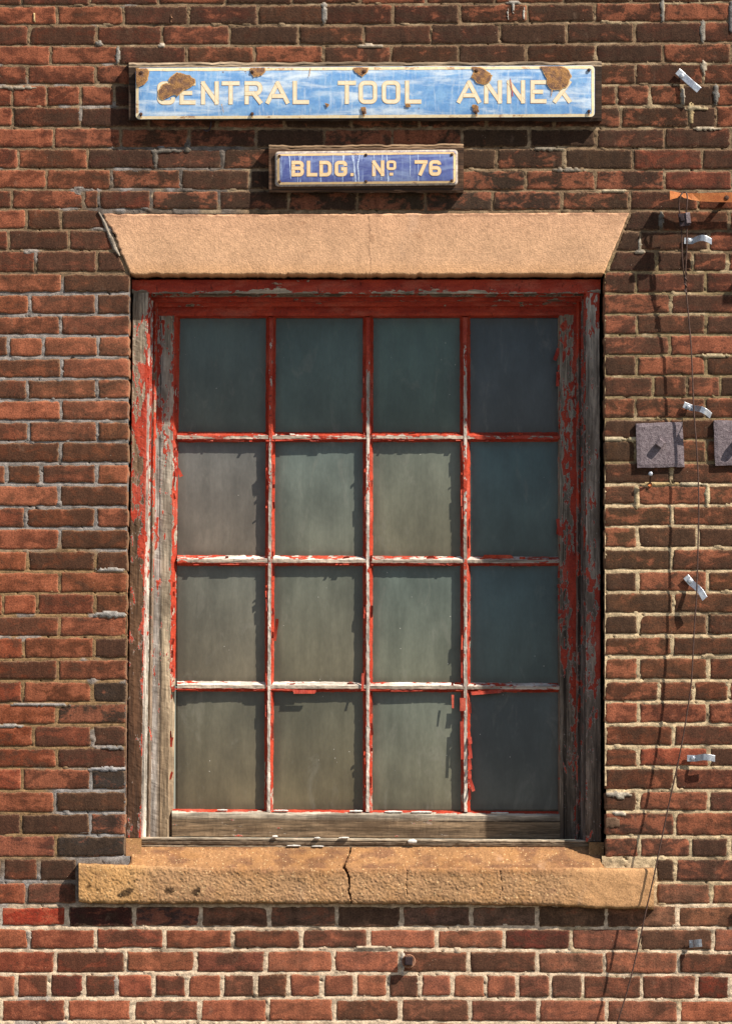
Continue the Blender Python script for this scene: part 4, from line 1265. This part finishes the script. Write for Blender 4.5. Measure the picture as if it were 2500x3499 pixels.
def letter(ch, x0, x1, y0, y1, sw, sg, mat, parent):
    V, F, E = [], [], []
    off = 0
    for si, st in enumerate(glyph(ch)):
        hw = sw / 2
        if ch == '.':
            pts = np.array([(x0, (y0 + y1) / 2), (x1, (y0 + y1) / 2)]); hw = (y1 - y0) / 2
        else:
            pts = np.array([(x0 + hw + (x1 - x0 - sw) * a, y0 + hw + (y1 - y0 - sw) * b) for a, b in st])
        keep = [0] + [i for i in range(1, len(pts)) if np.linalg.norm(pts[i] - pts[i - 1]) > 0.4]
        pts = pts[keep]
        closed = len(pts) > 4 and np.linalg.norm(pts[0] - pts[-1]) < 1.0
        # extend open ends to the box
        if not closed and ch != '.':
            for e, q in ((0, 1), (-1, -2)):
                d = pts[e] - pts[q]; d = d / np.linalg.norm(d)
                vertical = abs(d[1]) > 0.35
                ex = hw if (abs(d[0]) > 0.95 or abs(d[1]) > 0.95) else hw * 0.75
                if ch in 'CG6' : ex = 1.0
                if ch in 'EAB' and abs(d[0]) > 0.95 and si > 0: ex = 0.0
                pts[e] = pts[e] + d * ex
        n = len(pts)
        # resample long segments so the letter follows the plate
        d = np.diff(pts, axis=0); d = d / np.linalg.norm(d, axis=1)[:, None]
        tang = np.vstack([d[:1], (d[:-1] + d[1:]), d[-1:]])
        tang = tang / np.linalg.norm(tang, axis=1)[:, None]
        nrm = np.stack([-tang[:, 1], tang[:, 0]], 1)
        mit = np.ones(n)
        for i in range(1, n - 1):
            mit[i] = 1 / max(0.5, abs(np.dot(nrm[i], [-d[i][1], d[i][0]])))
        cols = [-1, -0.45, 0.45, 1]
        lift = 0.0009 + 0.00012 * si
        for c in cols:
            q = pts + nrm * (hw * c * mit)[:, None]
            V.append(P(q[:, 0], q[:, 1], sg.depth(q[:, 0], q[:, 1], lift))); E.append(np.full(n, 1.0 if abs(c) == 1 else 0.0))
        for c in range(3):
            for i in range(n - 1):
                F.append([off + c * n + i, off + c * n + i + 1, off + (c + 1) * n + i + 1, off + (c + 1) * n + i])
        off += 4 * n
    return mesh_obj('letter', np.vstack(V), F, mat, parent, {'edge': np.concatenate(E)})


def screw(x, y, r, d, parent, mat, name='screw'):
    V = [P(x, y, d - 0.003)]; n = 10; F = []
    for k, (rr, dd) in enumerate(((0.55, -0.0028), (1.0, -0.0015), (1.0, 0.002))):
        for i in range(n):
            a = 2 * math.pi * i / n
            V.append(P(x + r * rr * math.cos(a), y + r * rr * math.sin(a), d + dd))
    F += [[0, 1 + i, 1 + (i + 1) % n] for i in range(n)]
    for k in range(2):
        F += [[1 + k * n + i, 1 + (k + 1) * n + i, 1 + (k + 1) * n + (i + 1) % n, 1 + k * n + (i + 1) % n] for i in range(n)]
    return mesh_obj(name, V, F, mat, parent)


def patch(poly, sg, parent, amp=3.0, rim=4.0, seed=0):
    """a chip in the enamel: bare rust with an ochre rim"""
    q = np.array(densify([tuple(p) for p in poly], 5)); c = q.mean(0)
    d = q - c; L = np.linalg.norm(d, axis=1)[:, None]
    nz = (fbm(q[:, 0] / 6, q[:, 1] / 6, seed, 3) - 0.5)[:, None] * 2 * amp
    for grow, lift, mat, nm in ((rim, 0.0026, M['rust_rim'], 'chip_rim'), (0, 0.0031, M['rust'], 'rust_patch')):
        o_ = c + d * (1 + (nz + grow * (0.4 + 0.6 * fbm(q[:, 1] / 9, q[:, 0] / 9, seed + 3, 2)[:, None])) / L)
        o_[:, 0] = np.clip(o_[:, 0], sg.x0 + 1, sg.x1 - 1)
        f = (o_[:, 0] - sg.x0) / (sg.x1 - sg.x0)
        o_[:, 1] = np.clip(o_[:, 1], sg.y0l + (sg.y0r - sg.y0l) * f + 1, sg.y1l + (sg.y1r - sg.y1l) * f - 1)
        m = c + (o_ - c) * 0.5
        V = np.vstack([P(o_[:, 0], o_[:, 1], sg.depth(o_[:, 0], o_[:, 1], lift)), P(m[:, 0], m[:, 1], sg.depth(m[:, 0], m[:, 1], lift)), P(c[0], c[1], sg.depth(c[0], c[1], lift))[None]])
        n = len(o_)
        F = [[i, (i + 1) % n, n + (i + 1) % n, n + i] for i in range(n)] + [[n + i, n + (i + 1) % n, 2 * n] for i in range(n)]
        mesh_obj(nm, V, F, mat, parent)


def board(name, x0, x1, y0l, y0r, y1l, y1r, front, parent, seed, topc, sidec):
    """weathered plank behind a plate, split along the grain"""
    n = 120
    X = np.linspace(x0, x1, n)
    f = (X - x0) / (x1 - x0)
    t = y0l + (y0r - y0l) * f + (fbm(X / 40, X * 0, seed, 3) - 0.5) * 8; b = y1l + (y1r - y1l) * f + (fbm(X / 50, X * 0 + 5, seed + 1, 3) - 0.5) * 6
    prof = [(0, 0.0), (0.0, front + 0.012), (0.01, front + 0.006), (0.03, front + 0.001), (0.06, front + 0.003), (0.09, front), (0.3, front + .001), (0.6, front), (0.95, front + .001), (1.0, front + 0.004), (1.0, 0.0)]
    V, WO = [], []
    for k, (s, d) in enumerate(prof):
        V.append(P(X, t + (b - t) * s, d + (fbm(X / 25, X * 0 + k * 3, seed + k, 3) - 0.5) * (0.004 if 0 < k < 10 else 0)))
        WO.append(np.tile(lin(topc if k < 5 else sidec), (n, 1)))
    V = np.stack(V, 1).reshape(-1, 3); WO = np.stack(WO, 1).reshape(-1, 3)
    F = grid_faces(n, len(prof), flip=True).tolist()
    m = len(prof)
    F.append(list(range(m))); F.append([(n - 1) * m + i for i in range(m)][::-1])
    return mesh_obj(name, V, F, M['wood_h'], parent, {'paint': np.full(len(V), -0.6), 'wood': WO / K})


s1 = thing('enamel_sign', 'long light blue enamel sign reading CENTRAL TOOL ANNEX with rust patches', 'sign', tuple(P(1250, 408, -0.02)))
sg1 = Sign(464, 2030, 232, 224, 408, 400, -0.042, 0.004)
board('backing_board', 441, 2054, 214, 212, 412, 414, -0.034, s1, 4, (170, 148, 122), (66, 50, 38))
plate_mesh('plate', sg1, 14, M['enamel_light'], s1)
border_mesh('border', sg1, 1, 10, 12, 0.0007, M['border'], s1)
for ch, a, b in [('C', 538, 599), ('E', 614, 669), ('N', 687, 748), ('T', 758, 819), ('R', 836, 897), ('A', 908, 989), ('L', 1000, 1056),
                 ('T', 1154, 1216), ('O', 1225, 1288), ('O', 1304, 1367), ('L', 1383, 1439),
                 ('A', 1560, 1643), ('N', 1653, 1714), ('N', 1731, 1793), ('E', 1811, 1866), ('X', 1888, 1951)]:
    dy = -5 * (a - 538) / 1400
    letter(ch, a, b, 278 + dy, 357.5 + dy, 14.5, sg1, M['letter'], s1)


def z1(p): return [(420 + a / 1.933, 180 + b / 1.933) for a, b in p]


def z2(p): return [(1240 + a / 1.933, 180 + b / 1.933) for a, b in p]


for i, poly in enumerate([
    [(466, 234), (500, 233), (508, 248), (503, 272), (486, 291), (472, 294), (466, 280)],
    z1([(305, 185), (330, 155), (360, 134), (400, 145), (440, 155), (478, 180), (472, 200), (440, 230), (400, 240), (380, 262), (362, 284), (335, 262), (320, 215)]),
    z1([(325, 215), (345, 270), (305, 283), (268, 308), (246, 300), (240, 255), (262, 215), (300, 208)]),
    z1([(848, 104), (930, 98), (940, 115), (915, 145), (870, 155), (846, 130)]),
    z1([(1530, 102), (1618, 100), (1610, 130), (1580, 150), (1542, 128)]),
    z2([(722, 98), (745, 96), (800, 112), (848, 150), (835, 185), (795, 208), (757, 193), (722, 160), (735, 125)]),
    z2([(1172, 95), (1260, 84), (1310, 92), (1353, 120), (1368, 160), (1335, 226), (1300, 238), (1240, 238), (1217, 212), (1217, 165)]),
    z2([(722, 348), (756, 350), (764, 392), (726, 394)]),
    z2([(280, 340), (308, 340), (312, 358), (282, 358)]),
    z1([(1336, 335), (1360, 343), (1348, 360)]),
    z1([(1572, 365), (1600, 362), (1604, 400), (1580, 405)]),
]):
    patch(poly, sg1, s1, amp=4.2 if i not in (8, 9) else 1.0, rim=4.5 if i < 7 else 2.5, seed=i * 7)
for x, y in [(483, 248), (862, 245), (1244, 244), (1627, 241), (2011, 239), (482, 390), (862, 389), (1242, 383), (1625, 383), (2011, 380)]:
    screw(x, y, 6, sg1.depth(x, y, 0.0032), s1, M['rust_dark'])

s2 = thing('enamel_sign', 'small violet blue enamel sign reading BLDG. No 76 above the lintel', 'sign', tuple(P(1250, 640, -0.02)))
sg2 = Sign(940, 1563, 518, 511, 638, 633, -0.040, 0.004)
board('backing_board', 919, 1583, 497, 492, 656, 658, -0.034, s2, 33, (150, 122, 94), (92, 66, 48))
plate_mesh('plate', sg2, 12, M['plate_rim'], s2)
# coloured field inside the rim
fld = Sign(946, 1557, 524, 517, 632, 627, -0.0412, 0.0042)
plate_mesh('blue_field', fld, 8, M['enamel_deep'], s2)
border_mesh('border', fld, 1, 8, 9, 0.0006, M['border_small'], s2)
for ch, a, b, ya, yb in [('B', 996, 1039, 549, 603), ('L', 1048, 1084, 549, 603), ('D', 1091, 1133, 549, 603), ('G', 1143, 1186, 549, 603), ('.', 1197, 1208, 591, 602),
                         ('N', 1271, 1313, 548, 602), ('o', 1320, 1353, 548, 581), ('.', 1330, 1343, 590, 600), ('7', 1416, 1460, 547, 601), ('6', 1465, 1507, 547, 601)]:
    letter(ch, a, b, ya, yb, 12.5 if ch != 'o' else 9.5, fld, M['letter_small'], s2)
for x, y in [(955, 533), (1250, 529), (1543, 528), (955, 621), (1250, 620), (1543, 617)]:
    screw(x, y, 5, fld.depth(x, y, 0.0012), s2, M['rust_dark'])

# chalky runs down the small sign, a red scratch and rust runs on the long one
def stain(x0, y0, x1, y1, w0, w1, sg, mat, parent, lift, name):
    n = 9
    V = []
    for i in range(n + 1):
        t = i / n
        w = (w0 + (w1 - w0) * t) / 2 * random.uniform(0.7, 1.2)
        x = x0 + (x1 - x0) * t + random.uniform(-.6, .6); y = y0 + (y1 - y0) * t
        for q in (-w, w):
            V.append(P(x + q, y, float(sg.depth(x + q, y, lift))))
    mesh_obj(name, V, grid_faces(n + 1, 2), mat, parent)


for (x0, y0, x1, y1, w0, w1) in [(988, 524, 994, 612, 4, 3), (1005, 526, 1008, 560, 3, 2), (1020, 526, 1026, 556, 3, 2), (1018, 580, 1017, 622, 2, 3), (1205, 526, 1216, 628, 8, 5), (1230, 526, 1222, 560, 9, 4), (1222, 560, 1226, 628, 5, 5),
                                (1174, 530, 1170, 628, 7, 4), (1277, 526, 1280, 616, 3, 3), (1306, 526, 1302, 616, 4, 3), (1320, 526, 1326, 622, 4, 5), (962, 536, 958, 600, 2, 2), (1138, 528, 1136, 600, 4, 2), (1400, 530, 1401, 606, 3, 2)]:
    stain(x0, y0, x1, y1, w0, w1, fld, M['chalk'], s2, 0.0005, 'chalk_run')
stain(1742, 268, 1751, 330, 2.5, 3.5, sg1, M['wood_red'], s1, 0.0024, 'red_scratch')
for (x0, y0, x1, y1, w0, w1) in [(862, 394, 863, 404, 5, 3), (1243, 388, 1243, 400, 6, 3), (1627, 386, 1627, 399, 6, 3), (1061, 232, 1056, 262, 2, 2), (758, 355, 764, 384, 2, 2), (483, 394, 483, 405, 5, 3), (2011, 384, 2011, 396, 5, 3), (1885, 304, 1882, 330, 4, 2)]:
    stain(x0, y0, x1, y1, w0, w1, sg1, M['rust_rim'], s1, 0.0024, 'rust_run')

# ------------------------------------------------------------------ fittings on the wall to the right
def box_part(name, x0, x1, y0, y1, front, back, mat, parent, bev=0.15, rot=0.0):
    cx, cy = (x0 + x1) / 2, (y0 + y1) / 2
    V = []
    for (ins, d) in ((bev, front), (0.0, front + (back - front) * 0.15), (0.0, back)):
        for sx, sy in ((-1, -1), (1, -1), (1, 1), (-1, 1)):
            hx, hy = (x1 - x0) / 2 * (1 - ins), (y1 - y0) / 2 * (1 - ins)
            a, b = sx * hx, sy * hy
            V.append(P(cx + a * math.cos(rot) - b * math.sin(rot), cy + a * math.sin(rot) + b * math.cos(rot), d))
    F = [[0, 3, 2, 1]] + [[k * 4 + i, k * 4 + (i + 1) % 4, (k + 1) * 4 + (i + 1) % 4, (k + 1) * 4 + i] for k in range(2) for i in range(4)]
    return mesh_obj(name, V, F, mat, parent)


def quad_plate(name, corners, front, back, mat, parent):
    n = 14
    (ax, ay), (bx, by), (cx, cy), (dx, dy) = corners
    U, V = np.meshgrid(np.linspace(0, 1, n), np.linspace(0, 1, n))
    X = (ax * (1 - U) + bx * U) * (1 - V) + (dx * (1 - U) + cx * U) * V
    Y = (ay * (1 - U) + by * U) * (1 - V) + (dy * (1 - U) + cy * U) * V
    e = np.minimum(np.minimum(U, 1 - U), np.minimum(V, 1 - V)) * 160
    X = X + (fbm(X / 20, Y / 20, 3, 2) - 0.5) * 3 * np.exp(-e / 6); Y = Y + (fbm(X / 20, Y / 20, 6, 2) - 0.5) * 3 * np.exp(-e / 6)
    D = front + 0.002 * np.exp(-e / 2) + (fbm(X / 14, Y / 14, 8, 3) - 0.5) * 0.0012
    pts = P(X.ravel(), Y.ravel(), D.ravel())
    ring = list(range(n)) + [i * n + n - 1 for i in range(1, n)] + list(range(n * n - 2, (n - 1) * n - 1, -1)) + [i * n for i in range(n - 2, 0, -1)]
    bk = pts[ring].copy(); bk[:, 1] = back
    m = len(ring); b0 = n * n
    F = grid_faces(n, n).tolist() + [[ring[i], ring[(i + 1) % m], b0 + (i + 1) % m, b0 + i] for i in range(m)]
    return mesh_obj(name, np.vstack([pts, bk]), F, mat, parent)


tp = thing('tie_plate', 'square violet grey iron tie plate with a tilted bolt head, right of the window', 'tie plate', tuple(P(2253, 1596, 0)), 'iron tie plates')
quad_plate('plate', [(2170, 1447), (2330, 1441), (2337, 1595), (2176, 1599)], -0.013, 0.01, M['plate_iron'], tp)
box_part('bolt_head', 2242, 2268, 1502, 1528, -0.030, -0.010, M['plate_iron'], tp, 0.22, math.radians(38))
tp2 = thing('tie_plate', 'iron tie plate cut off by the right edge, half in shadow', 'tie plate', tuple(P(2518, 1592, 0)), 'iron tie plates')
quad_plate('plate', [(2436, 1436), (2598, 1434), (2602, 1588), (2442, 1591)], -0.013, 0.01, M['plate_iron'], tp2)
box_part('bolt_head', 2506, 2530, 1500, 1524, -0.036, -0.010, M['plate_iron'], tp2, 0.22, math.radians(20))


def tube(name, path, r, mat, parent, n=7, taper=None):
    """path: list of (px, py, depth); r metres"""
    pts = np.array([P(a, b, c) for a, b, c in path])
    d = np.gradient(pts, axis=0); d /= np.linalg.norm(d, axis=1)[:, None]
    V, F = [], []
    up = np.array([0.3, -1, 0.2]); up = up / np.linalg.norm(up)
    for i, p in enumerate(pts):
        s = np.cross(d[i], up); s = s / max(np.linalg.norm(s), 1e-6); w = np.cross(s, d[i])
        rr = r if taper is None else r * taper[i]
        for k in range(n):
            a = 2 * math.pi * k / n
            V.append(p + rr * (math.cos(a) * s + math.sin(a) * w))
    for i in range(len(pts) - 1):
        for k in range(n):
            F.append([i * n + k, i * n + (k + 1) % n, (i + 1) * n + (k + 1) % n, (i + 1) * n + k])
    F.append(list(range(n))); F.append([(len(pts) - 1) * n + k for k in range(n)][::-1])
    return mesh_obj(name, V, F, mat, parent, None, True)


def spline(pts, m=8):
    p = np.array(pts, float); out = []
    for i in range(len(p) - 1):
        p0, p1, p2, p3 = p[max(i - 1, 0)], p[i], p[i + 1], p[min(i + 2, len(p) - 1)]
        for k in range(m):
            t = k / m
            out.append(0.5 * ((2 * p1) + (-p0 + p2) * t + (2 * p0 - 5 * p1 + 4 * p2 - p3) * t * t + (-p0 + 3 * p1 - 3 * p2 + p3) * t ** 3))
    out.append(p[-1])
    return [tuple(q) for q in out]


def clip(label, a, b, wid, sc, hs, bow=0.0):
    """galvanised strap clip: a flat tab screwed to the wall, then bent away from it; hs = stand-off (mm) along the strap"""
    t_ = thing('strap_clip', label, 'clip', tuple(P(a[0], a[1], 0)), 'bent metal strap clips')
    a = np.array(a, float); b = np.array(b, float)
    L = np.linalg.norm(b - a); d = (b - a) / L; nn = np.array([-d[1], d[0]])
    n = 22; V, F = [], []
    for i in range(n + 1):
        t = i / n
        h = np.interp(t, [0, 0.28, 0.42, 0.58, 0.75, 1.0], hs) / 1000.0
        c = a + d * L * t + nn * bow * math.sin(math.pi * max(0, (t - 0.3) / 0.7))
        for s in (-0.5, -0.46, 0.46, 0.5):
            q = c + nn * wid * s
            V.append(P(q[0], q[1], -h + (0.0006 if abs(s) == 0.5 else 0)))
    m = 4
    F = grid_faces(n + 1, m).tolist()
    k0 = len(V)
    V += [np.array(v) + np.array([0, 0.0022, 0]) for v in V[:k0]]
    F += [[q + k0 for q in f[::-1]] for f in grid_faces(n + 1, m).tolist()]
    for i in range(n):
        F.append([i * m, i * m + m, k0 + i * m + m, k0 + i * m]); F.append([i * m + m - 1, k0 + i * m + m - 1, k0 + i * m + 2 * m - 1, i * m + 2 * m - 1])
    F.append([0, k0, k0 + 3, 3]); F.append([n * m, n * m + 3, k0 + n * m + 3, k0 + n * m])
    mesh_obj('strap', V, F, M['zinc'], t_)
    h0 = hs[0] / 1000.0
    screw(sc[0], sc[1], 8, -h0 - 0.0008, t_, M['zinc'])
    tube('screw_shank', [(sc[0], sc[1], -h0), (sc[0] - 1, sc[1] + 1, 0.004)], 0.0032, M['rust_bright'], t_, 6)
    return t_


clip('bent metal strap clip slanting down, topmost one near the upper right', (2313, 243), (2386, 308), 23, (2328, 259), [12, 12, 16, 20, 26, 28])
clip('curved metal strap clip just below the orange bar, crossed by the cable', (2336, 823), (2430, 826), 21, (2353, 822), [9, 9, 20, 34, 38, 32], -12)
clip('drooping metal strap clip directly above the square tie plate', (2334, 1383), (2427, 1421), 21, (2350, 1391), [12, 12, 30, 54, 58, 50], -8)
clip('steeply slanted metal strap clip beside the cable at mid height', (2341, 1970), (2406, 2046), 22, (2355, 1985), [10, 10, 22, 34, 40, 42], -5)
clip('straight level metal strap clip on an orange red brick, lower right', (2346, 2591), (2441, 2593), 22, (2365, 2591), [10, 10, 20, 32, 34, 30], -5)
clip('short broken stub of a metal clip, lowest one at bottom right', (2353, 3226), (2396, 3222), 26, (2362, 3222), [10, 16, 24, 30, 34, 36])

# orange flat bar with a flared, twisted end
ob = thing('orange_bar', 'orange rusty flat iron bar entering from the right edge with flared end', 'bar', tuple(P(2400, 690, 0)))
prof = [(2287, 652, 683, 0.004), (2296, 653, 680, 0.006), (2308, 656, 677, 0.006), (2322, 659, 674, 0.006), (2340, 660, 677, 0.006), (2362, 660, 683, 0.005), (2390, 660, 688, 0.005), (2430, 659, 690, 0.005), (2500, 658, 691, 0.005), (2580, 658, 692, 0.005), (2700, 658, 693, 0.005)]
V, F = [], []
for (x, ya, yb, th) in prof:
    tw = 0.012 * max(0, (2390 - x) / 100.0)
    V += [P(x, ya, -0.046 + tw), P(x, yb, -0.046 - tw), P(x, yb, -0.046 - tw + th), P(x, ya, -0.046 + tw + th)]
m = 4
for i in range(len(prof) - 1):
    for k in range(4):
        F.append([i * m + k, i * m + (k + 1) % m, (i + 1) * m + (k + 1) % m, (i + 1) * m + k])
F.append([0, 1, 2, 3]); F.append([(len(prof) - 1) * m + k for k in (3, 2, 1, 0)])
mesh_obj('bar', V, F, M['rust_bright'], ob)
screw(2481, 675, 8, -0.0465, ob, M['rust_dark'], 'rivet')
tube('standoff', [(2481, 675, -0.04), (2481, 675, 0.004)], 0.008, M['rust_dark'], ob, 8)

# cable hung over the bar, with its clamp
cb = thing('hanging_cable', 'thin brown cable looped over the orange bar and sagging down the wall', 'cable', tuple(P(2105, 3499, -0.04)))
loop = spline([(2336, 775, -0.05), (2322, 735, -0.052), (2318, 700, -0.055), (2322, 672, -0.06), (2333, 657, -0.056), (2344, 662, -0.06), (2346, 690, -0.062), (2342, 730, -0.06)], 6)
tube('loop', loop, 0.0026, M['cable'], cb, 6)
tube('strand', spline([(2327, 770, -0.056), (2328, 840, -0.053), (2331, 900, -0.05), (2336, 950, -0.047), (2341, 992, -0.046)], 6), 0.0024, M['cable'], cb, 6)
main = spline([(2345, 770, -0.058), (2344, 860, -0.054), (2340, 930, -0.05), (2342, 990, -0.046), (2352, 1100, -0.044), (2360, 1200, -0.044), (2368, 1390, -0.045), (2376, 1500, -0.046), (2383, 1620, -0.046), (2385, 1720, -0.047),
               (2384, 1820, -0.047), (2378, 2030, -0.048), (2371, 2130, -0.048), (2360, 2330, -0.049), (2343, 2450, -0.05), (2326, 2550, -0.05), (2305, 2650, -0.05), (2281, 2760, -0.05), (2256, 2880, -0.052), (2231, 3000, -0.053),
               (2206, 3110, -0.053), (2171, 3270, -0.053), (2140, 3390, -0.053), (2105, 3505, -0.053), (2060, 3660, -0.05)], 6)
tube('cable', main, 0.0024, M['cable'], cb, 7)
tw = [(2341 + 4 * math.sin(k * 0.9), 930 + k * 3.2, -0.047 - 0.003 * math.cos(k * 0.9)) for k in range(24)]
tube('twist', tw, 0.0024, M['cable'], cb, 6)
lk = thing('cable_clamp', 'small dark metal clamp block hanging on the looped cable', 'clamp', tuple(P(2338, 775, -0.055)))
box_part('body', 2317, 2354, 728, 774, -0.078, -0.048, M['lock'], lk, 0.12, math.radians(-8))
box_part('side_block', 2342, 2357, 726, 764, -0.082, -0.06, M['plate_iron'], lk, 0.15, math.radians(-6))
box_part('screw_head', 2322, 2336, 738, 756, -0.088, -0.076, M['lock'], lk, 0.2, math.radians(-12))

# wall bolt below the sill, nail under the tie plate, hook under the long sign
bo = thing('wall_bolt', 'rusty square bolt head on a round washer below the sill', 'bolt', tuple(P(1396, 3308, 0)))
n = 20
V, F = [], []
for (r, d) in ((13, -0.009), (21.5, -0.010), (23.5, -0.006), (23.5, 0.006)):
    for i in range(n):
        a = 2 * math.pi * i / n
        V.append(P(1396 + r * math.cos(a), 3285 + r * 1.05 * math.sin(a), d))
for k in range(3):
    F += [[k * n + i, k * n + (i + 1) % n, (k + 1) * n + (i + 1) % n, (k + 1) * n + i] for i in range(n)]
F.append(list(range(n)))
mesh_obj('washer', V, F, M['washer'], bo)
box_part('bolt_head', 1382, 1409, 3269, 3299, -0.03, -0.008, M['lock'], bo, 0.18, 0.03)
na = thing('wall_nail', 'headed nail with orange rust sticking out below the tie plate', 'nail', tuple(P(2219, 1657, 0)))
tube('shank', [(2219, 1656, 0.004), (2220, 1640, -0.012), (2221, 1621, -0.026)], 0.0032, M['rust_dark'], na, 7)
screw(2221, 1619, 7.5, -0.028, na, M['zinc'], 'head')
tube('rusty_collar', [(2219, 1658, 0.003), (2219, 1655, -0.004)], 0.0075, M['rust_bright'], na, 8)
hk = tube('sign_hook', spline([(722, 408, -0.012), (721, 425, -0.012), (716, 441, -0.013), (706, 448, -0.014), (697, 443, -0.015)], 5), 0.0028, M['lock'], None, 6)
tag(hk, 'small black wire hook poking out beneath the long blue sign', 'hook')

# downpipe standing on the wall beyond the right edge: its shadow falls along that edge
dp = thing('downpipe', 'grey metal downpipe fixed to the wall just outside the right edge', 'downpipe', (float(P(2774, 1750)[0]), -0.08, 0))
px = float(P(2774, 1750)[0])
n = 20
V, F = [], []
zs = [0.0, 0.02, ZT - 0.02, ZT]
for z in zs:
    for i in range(n):
        a = 2 * math.pi * i / n
        V.append((px + 0.04 * math.cos(a), -0.08 + 0.04 * math.sin(a), z))
for k in range(3):
    F += [[k * n + i, k * n + (i + 1) % n, (k + 1) * n + (i + 1) % n, (k + 1) * n + i] for i in range(n)]
mesh_obj('pipe', V, F, M['pipe'], dp)
for z in (1.6, 3.6):
    v, f = slab(px - 0.055, px + 0.055, z, z + 0.03, -0.125, 0.0)
    mesh_obj('pipe_bracket', v, f, M['pipe'], dp)
